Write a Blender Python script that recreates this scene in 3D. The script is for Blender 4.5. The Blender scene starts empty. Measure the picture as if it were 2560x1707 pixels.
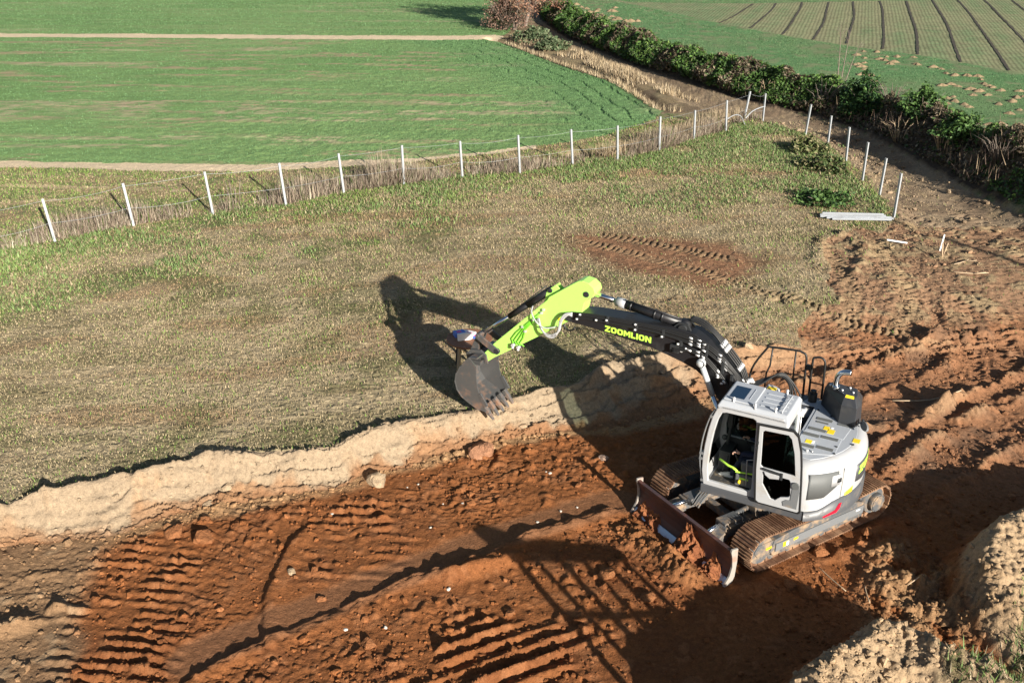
import bpy, math, random
import numpy as np
from mathutils import Vector, Matrix, geometry
R = math.radians
random.seed(7); rng = np.random.default_rng(11)
sc = bpy.context.scene
COL = sc.collection

# ------------------------------------------------------------------ camera
cam = bpy.data.cameras.new('camera'); camo = bpy.data.objects.new('camera', cam); COL.objects.link(camo)
camo.location = (0, 0, 10); camo.rotation_euler = (R(90 - 25.1), 0, 0)
cam.sensor_width = 36; cam.lens = 33.79; cam.clip_end = 2000; cam.clip_start = .1
sc.camera = camo
# ------------------------------------------------------------------ light
SUN_EL, SUN_HEAD = 18.5, 119.0            # height of the sun, heading in which shadows fall
d = Vector((math.cos(R(SUN_HEAD)) * math.cos(R(SUN_EL)), math.sin(R(SUN_HEAD)) * math.cos(R(SUN_EL)), -math.sin(R(SUN_EL))))
sl = bpy.data.lights.new('sun', 'SUN'); sl.energy = 5.0; sl.angle = R(.5); sl.color = (1, .94, .84)
so = bpy.data.objects.new('sun', sl); COL.objects.link(so); so.rotation_euler = d.to_track_quat('-Z', 'Y').to_euler()
so.location = (20, -30, 30)
w = bpy.data.worlds.new('World'); sc.world = w; w.use_nodes = True
nt = w.node_tree; bg = nt.nodes['Background']
sky = nt.nodes.new('ShaderNodeTexSky'); sky.sky_type = 'NISHITA'; sky.sun_disc = False
sky.sun_elevation = R(SUN_EL); sky.sun_rotation = R(90 - (SUN_HEAD + 180) % 360 + 360)
nt.links.new(sky.outputs[0], bg.inputs[0]); bg.inputs[1].default_value = .05
sc.view_settings.view_transform = 'Standard'; sc.view_settings.look = 'None'
sc.view_settings.exposure = 1.07; sc.view_settings.gamma = 1

# ------------------------------------------------------------------ materials
def new_mat(name):
    m = bpy.data.materials.new(name); m.use_nodes = True
    return m, m.node_tree, m.node_tree.nodes['Principled BSDF']
def noise(nt, scale, detail=4, rough=.6, vec=None, mscale=None):
    n = nt.nodes.new('ShaderNodeTexNoise'); n.inputs['Scale'].default_value = scale
    n.inputs['Detail'].default_value = detail; n.inputs['Roughness'].default_value = rough
    tc = nt.nodes.new('ShaderNodeTexCoord')
    if mscale:
        mp = nt.nodes.new('ShaderNodeMapping'); mp.inputs['Scale'].default_value = mscale
        nt.links.new(tc.outputs['Object'], mp.inputs[0]); nt.links.new(mp.outputs[0], n.inputs[0])
    else: nt.links.new(tc.outputs['Object'], n.inputs[0])
    return n
def ramp(nt, src, stops):
    r = nt.nodes.new('ShaderNodeValToRGB'); e = r.color_ramp.elements
    while len(e) < len(stops): e.new(.5)
    for k, (p, c) in enumerate(stops):
        e[k].position = p; e[k].color = (c, c, c, 1) if isinstance(c, (int, float)) else (*c, 1)
    nt.links.new(src, r.inputs[0]); return r
def mixc(nt, a, b, fac, mode='MULTIPLY'):
    m = nt.nodes.new('ShaderNodeMix'); m.data_type = 'RGBA'; m.blend_type = mode
    if isinstance(fac, (int, float)): m.inputs[0].default_value = fac
    else: nt.links.new(fac, m.inputs[0])
    for s, k in ((a, 6), (b, 7)):
        if isinstance(s, tuple): m.inputs[k].default_value = (*s, 1)
        else: nt.links.new(s, m.inputs[k])
    return m.outputs[2]
def bump(nt, bsdf, h, strength, dist):
    b = nt.nodes.new('ShaderNodeBump'); b.inputs['Strength'].default_value = strength; b.inputs['Distance'].default_value = dist
    nt.links.new(h, b.inputs['Height']); nt.links.new(b.outputs[0], bsdf.inputs['Normal'])
def col_mat(name, scales, amp, bs=.6, bd=.03, rough=.95, mscale=None, spec=.12, bscale=None):
    """a surface whose own colours are a vertex attribute, broken up by fine procedural noise and bump"""
    m, nt, b = new_mat(name)
    a = nt.nodes.new('ShaderNodeAttribute'); a.attribute_name = 'col'
    c = a.outputs['Color']
    for k, s in enumerate(scales):
        n = noise(nt, s, 5, .65, mscale=mscale if k == 0 else None)
        r = ramp(nt, n.outputs[0], [(.28, 1 - amp), (.72, 1 + amp)])
        c = mixc(nt, c, r.outputs[0], 1.)
    nt.links.new(c, b.inputs['Base Color'])
    b.inputs['Roughness'].default_value = rough; b.inputs['Specular IOR Level'].default_value = spec
    if bs:
        n = noise(nt, bscale or scales[-1], 6, .7); bump(nt, b, n.outputs[0], bs, bd)
    return m
def paint(name, c, rough=.4, metal=0, dirt=0, dirtcol=(.2, .13, .08), coat=0, dscale=3, spec=.5, lo=.5):
    m, nt, b = new_mat(name)
    b.inputs['Roughness'].default_value = rough; b.inputs['Metallic'].default_value = metal
    b.inputs['Specular IOR Level'].default_value = spec
    if coat: b.inputs['Coat Weight'].default_value = coat
    if dirt:
        n = noise(nt, dscale, 8, .7); r = ramp(nt, n.outputs[0], [(lo, 0), (lo + .16, dirt)])
        nt.links.new(mixc(nt, c, dirtcol, r.outputs[0], 'MIX'), b.inputs['Base Color'])
        r2 = ramp(nt, n.outputs[0], [(lo, rough), (lo + .16, .9)]); nt.links.new(r2.outputs[0], b.inputs['Roughness'])
        if metal:
            r3 = ramp(nt, n.outputs[0], [(lo, metal), (lo + .16, metal * (1 - dirt))]); nt.links.new(r3.outputs[0], b.inputs['Metallic'])
    else: b.inputs['Base Color'].default_value = (*c, 1)
    return m
M = {}
M['soil'] = col_mat('soil', [14, 55], .26, .9, .03, bscale=28)
M['turf'] = col_mat('turf', [2.2, 22], .42, 1., .06, mscale=(3.2, 8, 4), bscale=24)
M['crop'] = col_mat('crop', [1.3, 7], .16, .5, .04, mscale=(.55, 1.6, 1), bscale=6)
M['sown'] = col_mat('sown', [1.3, 7], .2, .5, .04)
_n = M['sown'].node_tree; _b = _n.nodes['Principled BSDF']; _src = _b.inputs['Base Color'].links[0].from_socket
_tc = _n.nodes.new('ShaderNodeTexCoord'); _mp = _n.nodes.new('ShaderNodeMapping'); _mp.inputs['Rotation'].default_value = (0, 0, R(18.6)); _wv = _n.nodes.new('ShaderNodeTexWave')
_wv.inputs['Scale'].default_value = 1.15; _wv.inputs['Distortion'].default_value = 2.2; _wv.inputs['Detail Scale'].default_value = .6; _n.links.new(_tc.outputs['Object'], _mp.inputs[0]); _n.links.new(_mp.outputs[0], _wv.inputs[0])
_n.links.new(mixc(_n, _src, ramp(_n, _wv.outputs[0], [(.2, .76), (.65, 1.1)]).outputs[0], 1.), _b.inputs['Base Color'])
M['leaf'] = col_mat('leaf', [3], .2, 0, rough=.6, spec=.25)
M['straw'] = col_mat('straw', [3], .15, 0, rough=.9)
M['white'] = paint('pale_grey_paint', (.41, .415, .425), .36, dirt=.55, dirtcol=(.31, .265, .21), coat=.3, dscale=2.2, lo=.53)
M['roofpaint'] = paint('roof_paint', (.39, .41, .44), .42, dirt=.4, dirtcol=(.4, .37, .33), dscale=3, lo=.55)
M['skirt'] = paint('dark_grey_paint', (.075, .078, .085), .45, dirt=.6, dirtcol=(.17, .13, .1), dscale=2.5, lo=.55)
M['boom'] = paint('black_paint', (.013, .013, .015), .42, dirt=.3, dirtcol=(.05, .045, .04), dscale=2, lo=.55)
M['rubber'] = paint('rubber', (.012, .012, .012), .5)
M['lime'] = paint('lime_paint', (.43, .82, .15), .38, dirt=.25, dirtcol=(.28, .5, .06), coat=.2, dscale=2.5, lo=.6)
M['limetext'] = paint('lime_lettering', (.5, .88, .09), .5)
M['chrome'] = paint('chrome', (.75, .77, .8), .12, 1)
M['zinc'] = paint('galvanised_steel', (.4, .42, .44), .45, .35, dirt=.6, dirtcol=(.3, .29, .27), dscale=5)
M['fitting'] = paint('fitting', (.7, .7, .7), .35, .5)
M['steel'] = paint('worn_steel', (.105, .105, .105), .42, .4, dirt=.8, dirtcol=(.22, .11, .06), dscale=3.5, lo=.51)
M['tooth'] = paint('tooth_steel', (.2, .19, .18), .35, .6, dirt=.9, dirtcol=(.25, .12, .06), dscale=7, lo=.48)
M['bladepaint'] = paint('worn_blade_paint', (.075, .045, .045), .45, .2, dirt=.75, dirtcol=(.2, .07, .04), dscale=3, lo=.5)
M['edge'] = paint('polished_edge', (.42, .47, .55), .3, .8, dirt=.8, dirtcol=(.26, .1, .05), dscale=4, lo=.52)
M['track'] = paint('muddy_track', (.15, .075, .042), .65, .2, dirt=.95, dirtcol=(.3, .17, .095), dscale=3, lo=.45)
M['railzinc'] = paint('dull_galvanised', (.3, .32, .345), .5, .4, dirt=.4, dirtcol=(.22, .22, .22), dscale=5)
M['mudframe'] = paint('muddy_frame', (.085, .088, .092), .6, dirt=1, dirtcol=(.3, .205, .125), dscale=4, lo=.47)
M['pale_end'] = paint('pale_blade_end', (.3, .275, .24), .6, dirt=.9, dirtcol=(.3, .17, .12), dscale=5, lo=.5)
M['dark'] = paint('dark_plastic', (.02, .022, .024), .55)
M['grille'] = paint('grille', (.1, .105, .105), .6)
M['grey'] = paint('mid_grey', (.15, .155, .16), .5, dirt=.6, dirtcol=(.28, .2, .13), dscale=4, lo=.55)
M['consolegrey'] = paint('console_grey', (.11, .115, .12), .55)
M['yellow'] = paint('yellow_sticker', (.85, .62, .02), .5)
M['whitesticker'] = paint('white_sticker', (.8, .8, .8), .5)
M['red'] = paint('red_reflector', (.55, .01, .03), .35)
M['mirrorface'] = paint('mirror_face', (.9, .9, .9), .03, 1)
M['skin'] = paint('skin', (.5, .3, .22), .5)
M['navy'] = paint('navy_cloth', (.012, .018, .045), .9)
M['shoe'] = paint('shoe', (.55, .55, .52), .7, dirt=.7, dirtcol=(.15, .15, .15), dscale=22)
M['hair'] = paint('hair', (.02, .015, .01), .7)
M['mat'] = paint('muddy_mat', (.03, .03, .03), .9, dirt=1, dirtcol=(.25, .19, .12), dscale=5, lo=.48)
M['rustwood'] = paint('brown_board', (.25, .11, .055), .7, dirt=.6, dirtcol=(.14, .07, .04), dscale=6)
M['wood'] = paint('pale_wood', (.45, .33, .21), .8, dirt=.5, dirtcol=(.3, .22, .15), dscale=9)
M['card'] = paint('white_card', (.75, .75, .73), .7)
M['blue'] = paint('blue_print', (.1, .2, .6), .6)
M['pink'] = paint('pink_print', (.75, .12, .3), .6)
M['bark'] = paint('bark', (.16, .125, .1), .9, dirt=.7, dirtcol=(.3, .26, .22), dscale=6)
M['furrow'] = paint('dark_furrow', (.045, .035, .022), .95, dirt=.6, dirtcol=(.1, .085, .045), dscale=1.5, lo=.5)
M['stone'] = paint('white_stone', (.5, .46, .4), .8, dirt=.6, dirtcol=(.4, .28, .2), dscale=20)
M['skirt2'] = paint('housing_paint', (.035, .037, .042), .38, dirt=.3, dirtcol=(.09, .08, .07), dscale=3, lo=.55)
M['whitetube'] = paint('silver_tube', (.6, .62, .63), .3, .3)
M['limedark'] = paint('lime_pipe', (.16, .5, .03), .4)
M['hose2'] = paint('sleeved_hose', (.4, .4, .4), .5, dirt=.8, dirtcol=(.08, .08, .08), dscale=9)
def glass(name, tint, refl=.12):
    m, nt, b = new_mat(name); nt.nodes.remove(b)
    t = nt.nodes.new('ShaderNodeBsdfTransparent'); t.inputs[0].default_value = (*tint, 1)
    g = nt.nodes.new('ShaderNodeBsdfGlossy'); g.inputs['Roughness'].default_value = .03
    f = nt.nodes.new('ShaderNodeFresnel'); f.inputs[0].default_value = 1.5
    mx = nt.nodes.new('ShaderNodeMixShader'); nt.links.new(f.outputs[0], mx.inputs[0])
    nt.links.new(t.outputs[0], mx.inputs[1]); nt.links.new(g.outputs[0], mx.inputs[2])
    nt.links.new(mx.outputs[0], nt.nodes['Material Output'].inputs[0]); return m
M['glass'] = glass('window_glass', (.5, .58, .56))
M['tint'] = glass('tinted_glass', (.16, .22, .2))
m, nt_, b_ = new_mat('roof_window'); b_.inputs['Base Color'].default_value = (.012, .03, .06, 1); b_.inputs['Roughness'].default_value = .12; M['roofglass'] = m

# ------------------------------------------------------------------ helpers
def tag(o, label=None, cat=None, group=None, kind=None):
    if label: o['label'] = label
    if cat: o['category'] = cat
    if group: o['group'] = group
    if kind: o['kind'] = kind
    return o
def empty(name, loc=(0, 0, 0), rz=0, parent=None):
    o = bpy.data.objects.new(name, None); o.empty_display_size = .2
    o.location = loc; o.rotation_euler = (0, 0, rz); COL.objects.link(o)
    if parent: o.parent = parent
    return o
def copy_tree(o, parent=None):
    c = o.copy(); COL.objects.link(c)
    if parent: c.parent = parent
    for ch in list(o.children): copy_tree(ch, c)
    return c
def arr_mesh(name, V, Fc, mat, col=None, parent=None, smooth=False):
    """mesh object from numpy arrays: V (n,3), Fc (m,k)"""
    me = bpy.data.meshes.new(name); V = np.ascontiguousarray(V, np.float32); Fc = np.ascontiguousarray(Fc, np.int32)
    n, (mf, k) = len(V), Fc.shape
    me.vertices.add(n); me.vertices.foreach_set('co', V.ravel())
    me.loops.add(mf * k); me.loops.foreach_set('vertex_index', Fc.ravel())
    me.polygons.add(mf); me.polygons.foreach_set('loop_start', np.arange(0, mf * k, k, dtype=np.int32))
    me.polygons.foreach_set('use_smooth', np.full(mf, smooth))
    if col is not None:
        a = me.color_attributes.new('col', 'FLOAT_COLOR', 'POINT')
        c4 = np.ones((n, 4), np.float32); c4[:, :3] = col; a.data.foreach_set('color', c4.ravel())
    me.update(calc_edges=True); me.validate()
    me.materials.append(mat); o = bpy.data.objects.new(name, me); COL.objects.link(o)
    if parent: o.parent = parent
    return o
class MB:
    def __init__(s): s.v = []; s.f = []; s.sm = []; s.mi = []; s.m = 0
    def add(s, vs, fs, smooth=False):
        b = len(s.v); s.v += [tuple(v) for v in vs]
        for k, f in enumerate(fs):
            s.f.append([b + i for i in f]); s.sm.append(smooth if isinstance(smooth, bool) else smooth[k]); s.mi.append(s.m)
        return s
    def box(s, x0, x1, y0, y1, z0, z1, T=None):
        vs = [Vector((x, y, z)) for x in (x0, x1) for y in (y0, y1) for z in (z0, z1)]
        if T is not None: vs = [T @ v for v in vs]
        return s.add(vs, [(0, 1, 3, 2), (4, 6, 7, 5), (0, 4, 5, 1), (2, 3, 7, 6), (0, 2, 6, 4), (1, 5, 7, 3)])
    def beam(s, a, b, w, h, up=(0, 0, 1)):
        a = Vector(a); b = Vector(b); z = (b - a); L = z.length; z.normalize(); u = Vector(up)
        x = u.cross(z)
        if x.length < 1e-4: x = Vector((1, 0, 0))
        x.normalize(); y = z.cross(x)
        T = Matrix((x, y, z)).transposed().to_4x4(); T.translation = a
        return s.box(-w / 2, w / 2, -h / 2, h / 2, 0, L, T)
    def prism(s, poly, y0, y1, axis='y'):
        """polygon in (x,z) swept along y, or in (x,y) swept along z, or (y,z) along x"""
        def P(p, t): return {'y': (p[0], t, p[1]), 'z': (p[0], p[1], t), 'x': (t, p[0], p[1])}[axis]
        n = len(poly); vs = [P(p, y0) for p in poly] + [P(p, y1) for p in poly]
        return s.add(vs, [list(range(n)), list(range(2 * n - 1, n - 1, -1))] + [(i, n + i, n + (i + 1) % n, (i + 1) % n) for i in range(n)])
    def plate(s, loops, y0, y1, axis='y'):
        """like prism, first loop the outline, the others holes"""
        def P(p, t): return {'y': (p[0], t, p[1]), 'z': (p[0], p[1], t), 'x': (t, p[0], p[1])}[axis]
        flat = [p for l in loops for p in l]; n = len(flat)
        tri = geometry.tessellate_polygon([[Vector((p[0], p[1], 0)) for p in l] for l in loops])
        vs = [P(p, y0) for p in flat] + [P(p, y1) for p in flat]
        fs = [tuple(t) for t in tri] + [tuple(n + i for i in reversed(t)) for t in tri]
        b = 0
        for l in loops:
            k = len(l); fs += [(b + i, n + b + i, n + b + (i + 1) % k, b + (i + 1) % k) for i in range(k)]; b += k
        return s.add(vs, fs)
    def loft(s, rings, smooth=False, cap=True, closed=True):
        n = len(rings[0]); vs = [p for r in rings for p in r]; fs = []; sm = []
        for k in range(len(rings) - 1):
            for i in range(n if closed else n - 1):
                j = (i + 1) % n; fs.append((k * n + i, k * n + j, (k + 1) * n + j, (k + 1) * n + i)); sm.append(smooth)
        if cap:
            fs.append(list(range(n - 1, -1, -1))); sm.append(False)
            fs.append([(len(rings) - 1) * n + i for i in range(n)]); sm.append(False)
        return s.add(vs, fs, sm)
    def tube(s, pts, r, seg=8, cap=True):
        pts = [Vector(p) for p in pts]; rs = r if isinstance(r, (list, tuple)) else [r] * len(pts)
        t0 = (pts[1] - pts[0]).normalized(); up = Vector((0, 0, 1)) if abs(t0.z) < .9 else Vector((1, 0, 0))
        x = up.cross(t0).normalized(); rings = []
        for i, p in enumerate(pts):
            t = (pts[min(i + 1, len(pts) - 1)] - pts[max(i - 1, 0)]).normalized()
            x = (x - t * x.dot(t)).normalized(); y = t.cross(x)
            rings.append([p + (x * math.cos(a) + y * math.sin(a)) * rs[i] for a in [2 * math.pi * q / seg for q in range(seg)]])
        return s.loft(rings, True, cap)
    def cyl(s, a, b, r, seg=20, r2=None):
        return s.tube([a, b], [r, r if r2 is None else r2], seg)
    def blob(s, c, r, seg=10, jit=0., sq=(1, 1, 1), rnd=random):
        rings = []; k = max(4, seg // 2 + 1)
        vs = [(c[0], c[1], c[2] - r * sq[2])]; fs = []
        for a in range(1, k):
            th = math.pi * a / k
            for q in range(seg):
                ph = 2 * math.pi * q / seg; j = 1 + rnd.uniform(-jit, jit)
                vs.append((c[0] + r * sq[0] * j * math.sin(th) * math.cos(ph), c[1] + r * sq[1] * j * math.sin(th) * math.sin(ph), c[2] - r * sq[2] * j * math.cos(th)))
        vs.append((c[0], c[1], c[2] + r * sq[2])); N = len(vs) - 1
        for q in range(seg):
            fs.append((0, 1 + (q + 1) % seg, 1 + q)); fs.append((N, N - seg + q, N - seg + (q + 1) % seg))
        for a in range(k - 2):
            for q in range(seg):
                b0 = 1 + a * seg; b1 = b0 + seg; fs.append((b0 + q, b0 + (q + 1) % seg, b1 + (q + 1) % seg, b1 + q))
        return s.add(vs, fs, jit < .12)
    def build(s, name, mat, parent=None, bevel=0, rz=0, loc=(0, 0, 0), seg=2, fix=True):
        me = bpy.data.meshes.new(name); me.from_pydata(s.v, [], s.f)
        for m_ in (mat if isinstance(mat, (list, tuple)) else [mat]): me.materials.append(m_)
        me.polygons.foreach_set('use_smooth', s.sm); me.polygons.foreach_set('material_index', s.mi)
        if fix:
            import bmesh
            bm = bmesh.new(); bm.from_mesh(me); bmesh.ops.recalc_face_normals(bm, faces=bm.faces); bm.to_mesh(me); bm.free()
        me.update(); o = bpy.data.objects.new(name, me); COL.objects.link(o)
        if parent: o.parent = parent
        o.rotation_euler = (0, 0, rz); o.location = loc
        if bevel:
            b = o.modifiers.new('bevel', 'BEVEL'); b.width = bevel; b.segments = seg; b.limit_method = 'ANGLE'; b.angle_limit = R(48)
            b.use_clamp_overlap = True
        return o
def spline(pts, n=6):
    """Catmull-Rom through points"""
    P = [Vector(p) for p in pts]; P = [P[0] * 2 - P[1]] + P + [P[-1] * 2 - P[-2]]; out = []
    for i in range(1, len(P) - 2):
        for k in range(n):
            t = k / n
            out.append(.5 * ((2 * P[i]) + (P[i + 1] - P[i - 1]) * t + (2 * P[i - 1] - 5 * P[i] + 4 * P[i + 1] - P[i + 2]) * t * t + (3 * P[i] - P[i - 1] - 3 * P[i + 1] + P[i + 2]) * t ** 3))
    return out + [P[-2]]
# ------------------------------------------------------------------ noise and distances
_T = [np.random.default_rng(100 + k).random((256, 256), dtype=np.float32) for k in range(12)]
def vn(x, y, k=0):
    xi = np.floor(x); yi = np.floor(y); fx = x - xi; fy = y - yi
    xi = xi.astype(np.int64) & 255; yi = yi.astype(np.int64) & 255; x1 = (xi + 1) & 255; y1 = (yi + 1) & 255
    fx = fx * fx * (3 - 2 * fx); fy = fy * fy * (3 - 2 * fy); T = _T[k % 12]
    a = T[xi, yi]; b = T[x1, yi]; c = T[xi, y1]; e = T[x1, y1]
    return (a + (b - a) * fx) * (1 - fy) + (c + (e - c) * fx) * fy
def fbm(x, y, f, o=4, k=0, g=.5):
    s = 0; a = 1; t = 0
    for i in range(o):
        ca, sa = math.cos(i * .9 + .4), math.sin(i * .9 + .4)
        s = s + a * vn((x * ca - y * sa) * f + 17.3 * i, (x * sa + y * ca) * f + 5.1 * i, k + i); t += a; a *= g; f *= 2.03
    return s / t - .5
def sm(t): t = np.clip(t, 0, 1); return t * t * (3 - 2 * t)
def pdist(P, X, Y, maxd):
    """distance to a polyline, arc length of the nearest point, side (+ left)"""
    P = np.array(P, float); D = np.full(X.shape, 99., np.float32); S = np.zeros(X.shape, np.float32); G = np.ones(X.shape, np.float32)
    s0 = 0
    for a, b in zip(P[:-1], P[1:]):
        L = math.hypot(*(b - a)); lo = np.minimum(a, b) - maxd; hi = np.maximum(a, b) + maxd
        m = (X > lo[0]) & (X < hi[0]) & (Y > lo[1]) & (Y < hi[1])
        if m.any():
            px = X[m] - a[0]; py = Y[m] - a[1]; ux, uy = (b - a) / L
            t = np.clip(px * ux + py * uy, 0, L); dx = px - t * ux; dy = py - t * uy; dd = np.hypot(dx, dy)
            old = D[m]; n = dd < old; i = np.where(m)
            i = tuple(q[n] for q in i); D[i] = dd[n]; S[i] = s0 + t[n]; G[i] = np.sign(ux * py[n] - uy * px[n])
        s0 += L
    return D, S, G
def inside(P, X, Y):
    P = np.array(P, float); r = np.zeros(X.shape, bool); lo = P.min(0); hi = P.max(0)
    m = (X > lo[0]) & (X < hi[0]) & (Y > lo[1]) & (Y < hi[1])
    x = X[m]; y = Y[m]; q = np.zeros(x.shape, bool)
    for (ax, ay), (bx, by) in zip(P, np.roll(P, -1, 0)):
        if ay == by: continue
        c = (ay > y) != (by > y); q ^= c & (x < (bx - ax) * (y - ay) / (by - ay) + ax)
    r[m] = q; return r
def soft(P, X, Y, wd):
    """1 inside the polygon, falling to 0 over wd across its edge"""
    dd, _, _ = pdist(list(P) + [P[0]], X, Y, wd); i = inside(P, X, Y)
    return sm(np.where(i, .5 + dd / wd, .5 - dd / wd))
# ------------------------------------------------------------------ the site, in metres (camera above the origin, looking along +Y)
EDGE = [(-9.11,13.51),(-8.73,13.63),(-8.13,13.96),(-7.51,14.29),(-6.84,14.57),(-6.18,14.93),(-5.62,15.23),(-5.24,15.3),(-4.68,15.35),(-3.89,15.43),(-3.26,15.61),(-2.75,16.09),(-1.95,16.51),(-0.84,16.92),(-0.23,17.35),(0.68,17.88),(1.33,18.08),(1.75,18.69),(2.17,19.16),(2.96,19.29),(3.78,19.51),(4.74,19.9),(5.69,20.13),(6.87,20.37),(7.99,20.68),(9.18,20.86)]
LOW = [(-20,6.5),(-14,10),(-9.04,13.0),(-8.66,13.16),(-8.34,13.28),(-7.64,13.38),(-6.95,13.5),(-6.08,13.9),(-5.69,14.31),(-4.86,14.5),(-4.3,14.75),(-3.22,15.0),(-2.56,15.5),(-1.83,15.8),(-1.1,16.2),(-0.6,16.5),(-0.23,16.7),(0.48,16.9),(1.1,17.03),(2.0,17.11),(2.76,17.47),(3.75,17.94),(4.65,18.73),(5.56,19.35),(6.77,19.79),(7.91,20.1),(9.51,20.5),(14,21.4),(24,23)]
PIT = [(-40,-2),(-20,7.2),(-14,10.9)] + EDGE + [(14,22.2),(24,24),(40,20),(40,-30),(-40,-30)]
MUD = [(6.79,20.32),(6.97,21.27),(7.64,22.5),(8.41,22.94),(8.54,24.1),(8.93,25.1),(9.11,27.18),(9.94,27.94),(10.91,28.9),(11.37,28.41),(12.3,29.58),(12.3,30.6)]
MUDL = [(1.61,28.2),(3.18,28.3),(4.67,27.9),(6.59,27.4),(7.12,25.63),(6.45,24.34),(5.28,23.6),(4.52,24.3),(3.27,24.9),(1.99,26.31)]
FENCE = [(-30,14.2),(-20,22.4),(-13.75,27.46),(-11.92,28.96),(-9.75,30.13),(-7.56,31.04),(-5.86,32.52),(-3.87,33.56),(-1.83,34.6),(.29,35.2),(2.33,36.4),(4.12,36.99),(5.96,38.52),(7.73,40.63),(9.38,42.1),(10.63,44.0),(11.57,44.5)]
FENCE2 = [(11.57,44.5),(12.69,41.44),(13.11,39.62),(13.02,36.93),(12.78,34.25),(12.77,32.41),(12.38,29.94)]
CROPLOW = [(-120,44),(-40,38.5),(-21.53,36.66),(-19.75,36.46),(-16.31,36.27),(-12.91,36.08),(-10.21,35.95),(-7.97,36.33),(-5.51,36.73),(-3.03,37.53),(-0.46,38.52),(2.26,40.01),(4.23,41.6),(6.51,44.5),(7.5,47.15)]
DITCH = [(-1.59,71.59),(0.12,68.98),(2.33,63.18),(4.22,58.23),(5.91,54.63),(6.89,50.81),(7.5,47.15)]
PATH = [(-300,86),(-40.77,73.43),(-37.46,73.19),(-27.74,72.73),(-19.45,72.5),(-11.8,72.04),(-5.51,71.81),(-1.61,72.1)]
LINE2 = [(-30,34),(-19.88,33.5),(-18.29,33.45),(-15.89,33.28),(-13.53,33.17),(-11.6,32.95)]
LINE3 = [(-17.88,31.09),(-17.27,31.33),(-15.94,31.63),(-14.15,31.99)]
TRL = [(-3,200),(1.0,100),(1.75,82.49),(2.73,72.71),(4.4,65.09),(6.45,57.33),(7.63,52.85),(8.39,48.75),(9.59,45.87),(11.6,43.9),(12.9,41.92),(13.2,38.98),(13.2,35.63),(12.9,33.3),(12.65,30.74),(12.21,28.93)]
TRR = [(0,200),(2.02,95.88),(2.28,82.49),(3.59,72.26),(5.11,67.0),(7.19,59.46),(9.24,54.14),(10.76,50.78),(12.3,47.68),(13.83,45.48),(15.07,42.93),(15.65,39.12),(15.92,36.13),(16.08,33.75),(16.45,31.13),(16.81,28.93),(17.6,25),(24,18)]
PLOUGHLOW = [(4.5,110),(10.38,96.09),(17.78,76.86),(21.32,70.52),(23.68,66.45),(25.99,63.29),(27.53,60.64),(29.42,56.51),(30.69,53.42),(36,42)]
PLOUGH = PLOUGHLOW + [(90,60),(90,105),(50.05,99.29),(35.2,97.44),(21.74,95.0),(11.29,95.93)]
ROWS = [(27.49,96.09),(19.8,73.4),(29.98,96.09),(21.41,70.83),(32.54,96.65),(23.05,68.72),(35.24,97.21),(24.65,66.17),(37.71,97.21),(26.05,63.55),(40.51,97.78),(27.53,60.64),(42.93,97.78),(29.01,57.55),(45.47,97.78),(31.5,58),(48.18,97.78),(34,58),(24.78,95.0),(18.2,76.86),(22.42,94.46),(16.5,80)]
H1 = [(2.75,9.0),(3.5,9.5),(4.3,10.2),(5.0,10.62),(5.55,10.62),(6.05,10.1),(6.5,9.9),(7.5,8.5),(7.5,2),(2.2,2),(2.2,8)]
H2 = [(6.95,11.9),(7.46,12.7),(8.03,13.25),(8.7,13.6),(10.5,14),(14,14),(16,9),(9,7),(7.6,9),(6.9,10.8)]
CLUMP = [(5.9,13.0),(6.6,13.3),(7.0,12.4),(7.2,11.0),(6.2,10.9),(5.3,11.1),(5.6,12.2)]
GRASSBR = [(5.4,9.3),(6.2,10.25),(6.9,10.2),(7.3,10.8),(7.7,11.3),(8.6,12.0),(14,12.6),(14,2),(5.4,2)]
BAND = [(1.9,14.55),(1.79,14.51),(0.71,13.94),(-0.37,13.41),(-1.37,12.74),(-2.31,12.16),(-2.96,11.68),(-3.48,11.34),(-4.6,10.6)]
BRIDGE = [(-4.4,10.25),(-3.01,11.32),(-2.91,11.39),(-2.26,11.81),(-1.59,12.33),(-0.93,12.56),(-0.1,13.13),(0.43,13.54),(1.76,14.22)]
GULLY = [(-3.6,13.6),(-3.72,13.26),(-3.8,12.55),(-3.83,11.89),(-3.64,10.97)]
gA = [(-6.24,9.6),(-6.83,11.48),(-6.97,13.02),(-6.6,13.45),(-5.3,13.45),(-5.07,12.78),(-5.32,11.89),(-4.92,10.25),(-5,9.6)]
gB = [(-3.78,14.5),(-2.04,14.6),(-1.65,13.58),(-1.89,12.82),(-3.08,12.35),(-3.62,13.15)]
gC = [(-2.1,9.3),(-1.17,11.34),(0.15,12.23),(1.17,11.3),(1.5,10.6),(1.0,9.3)]
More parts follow.
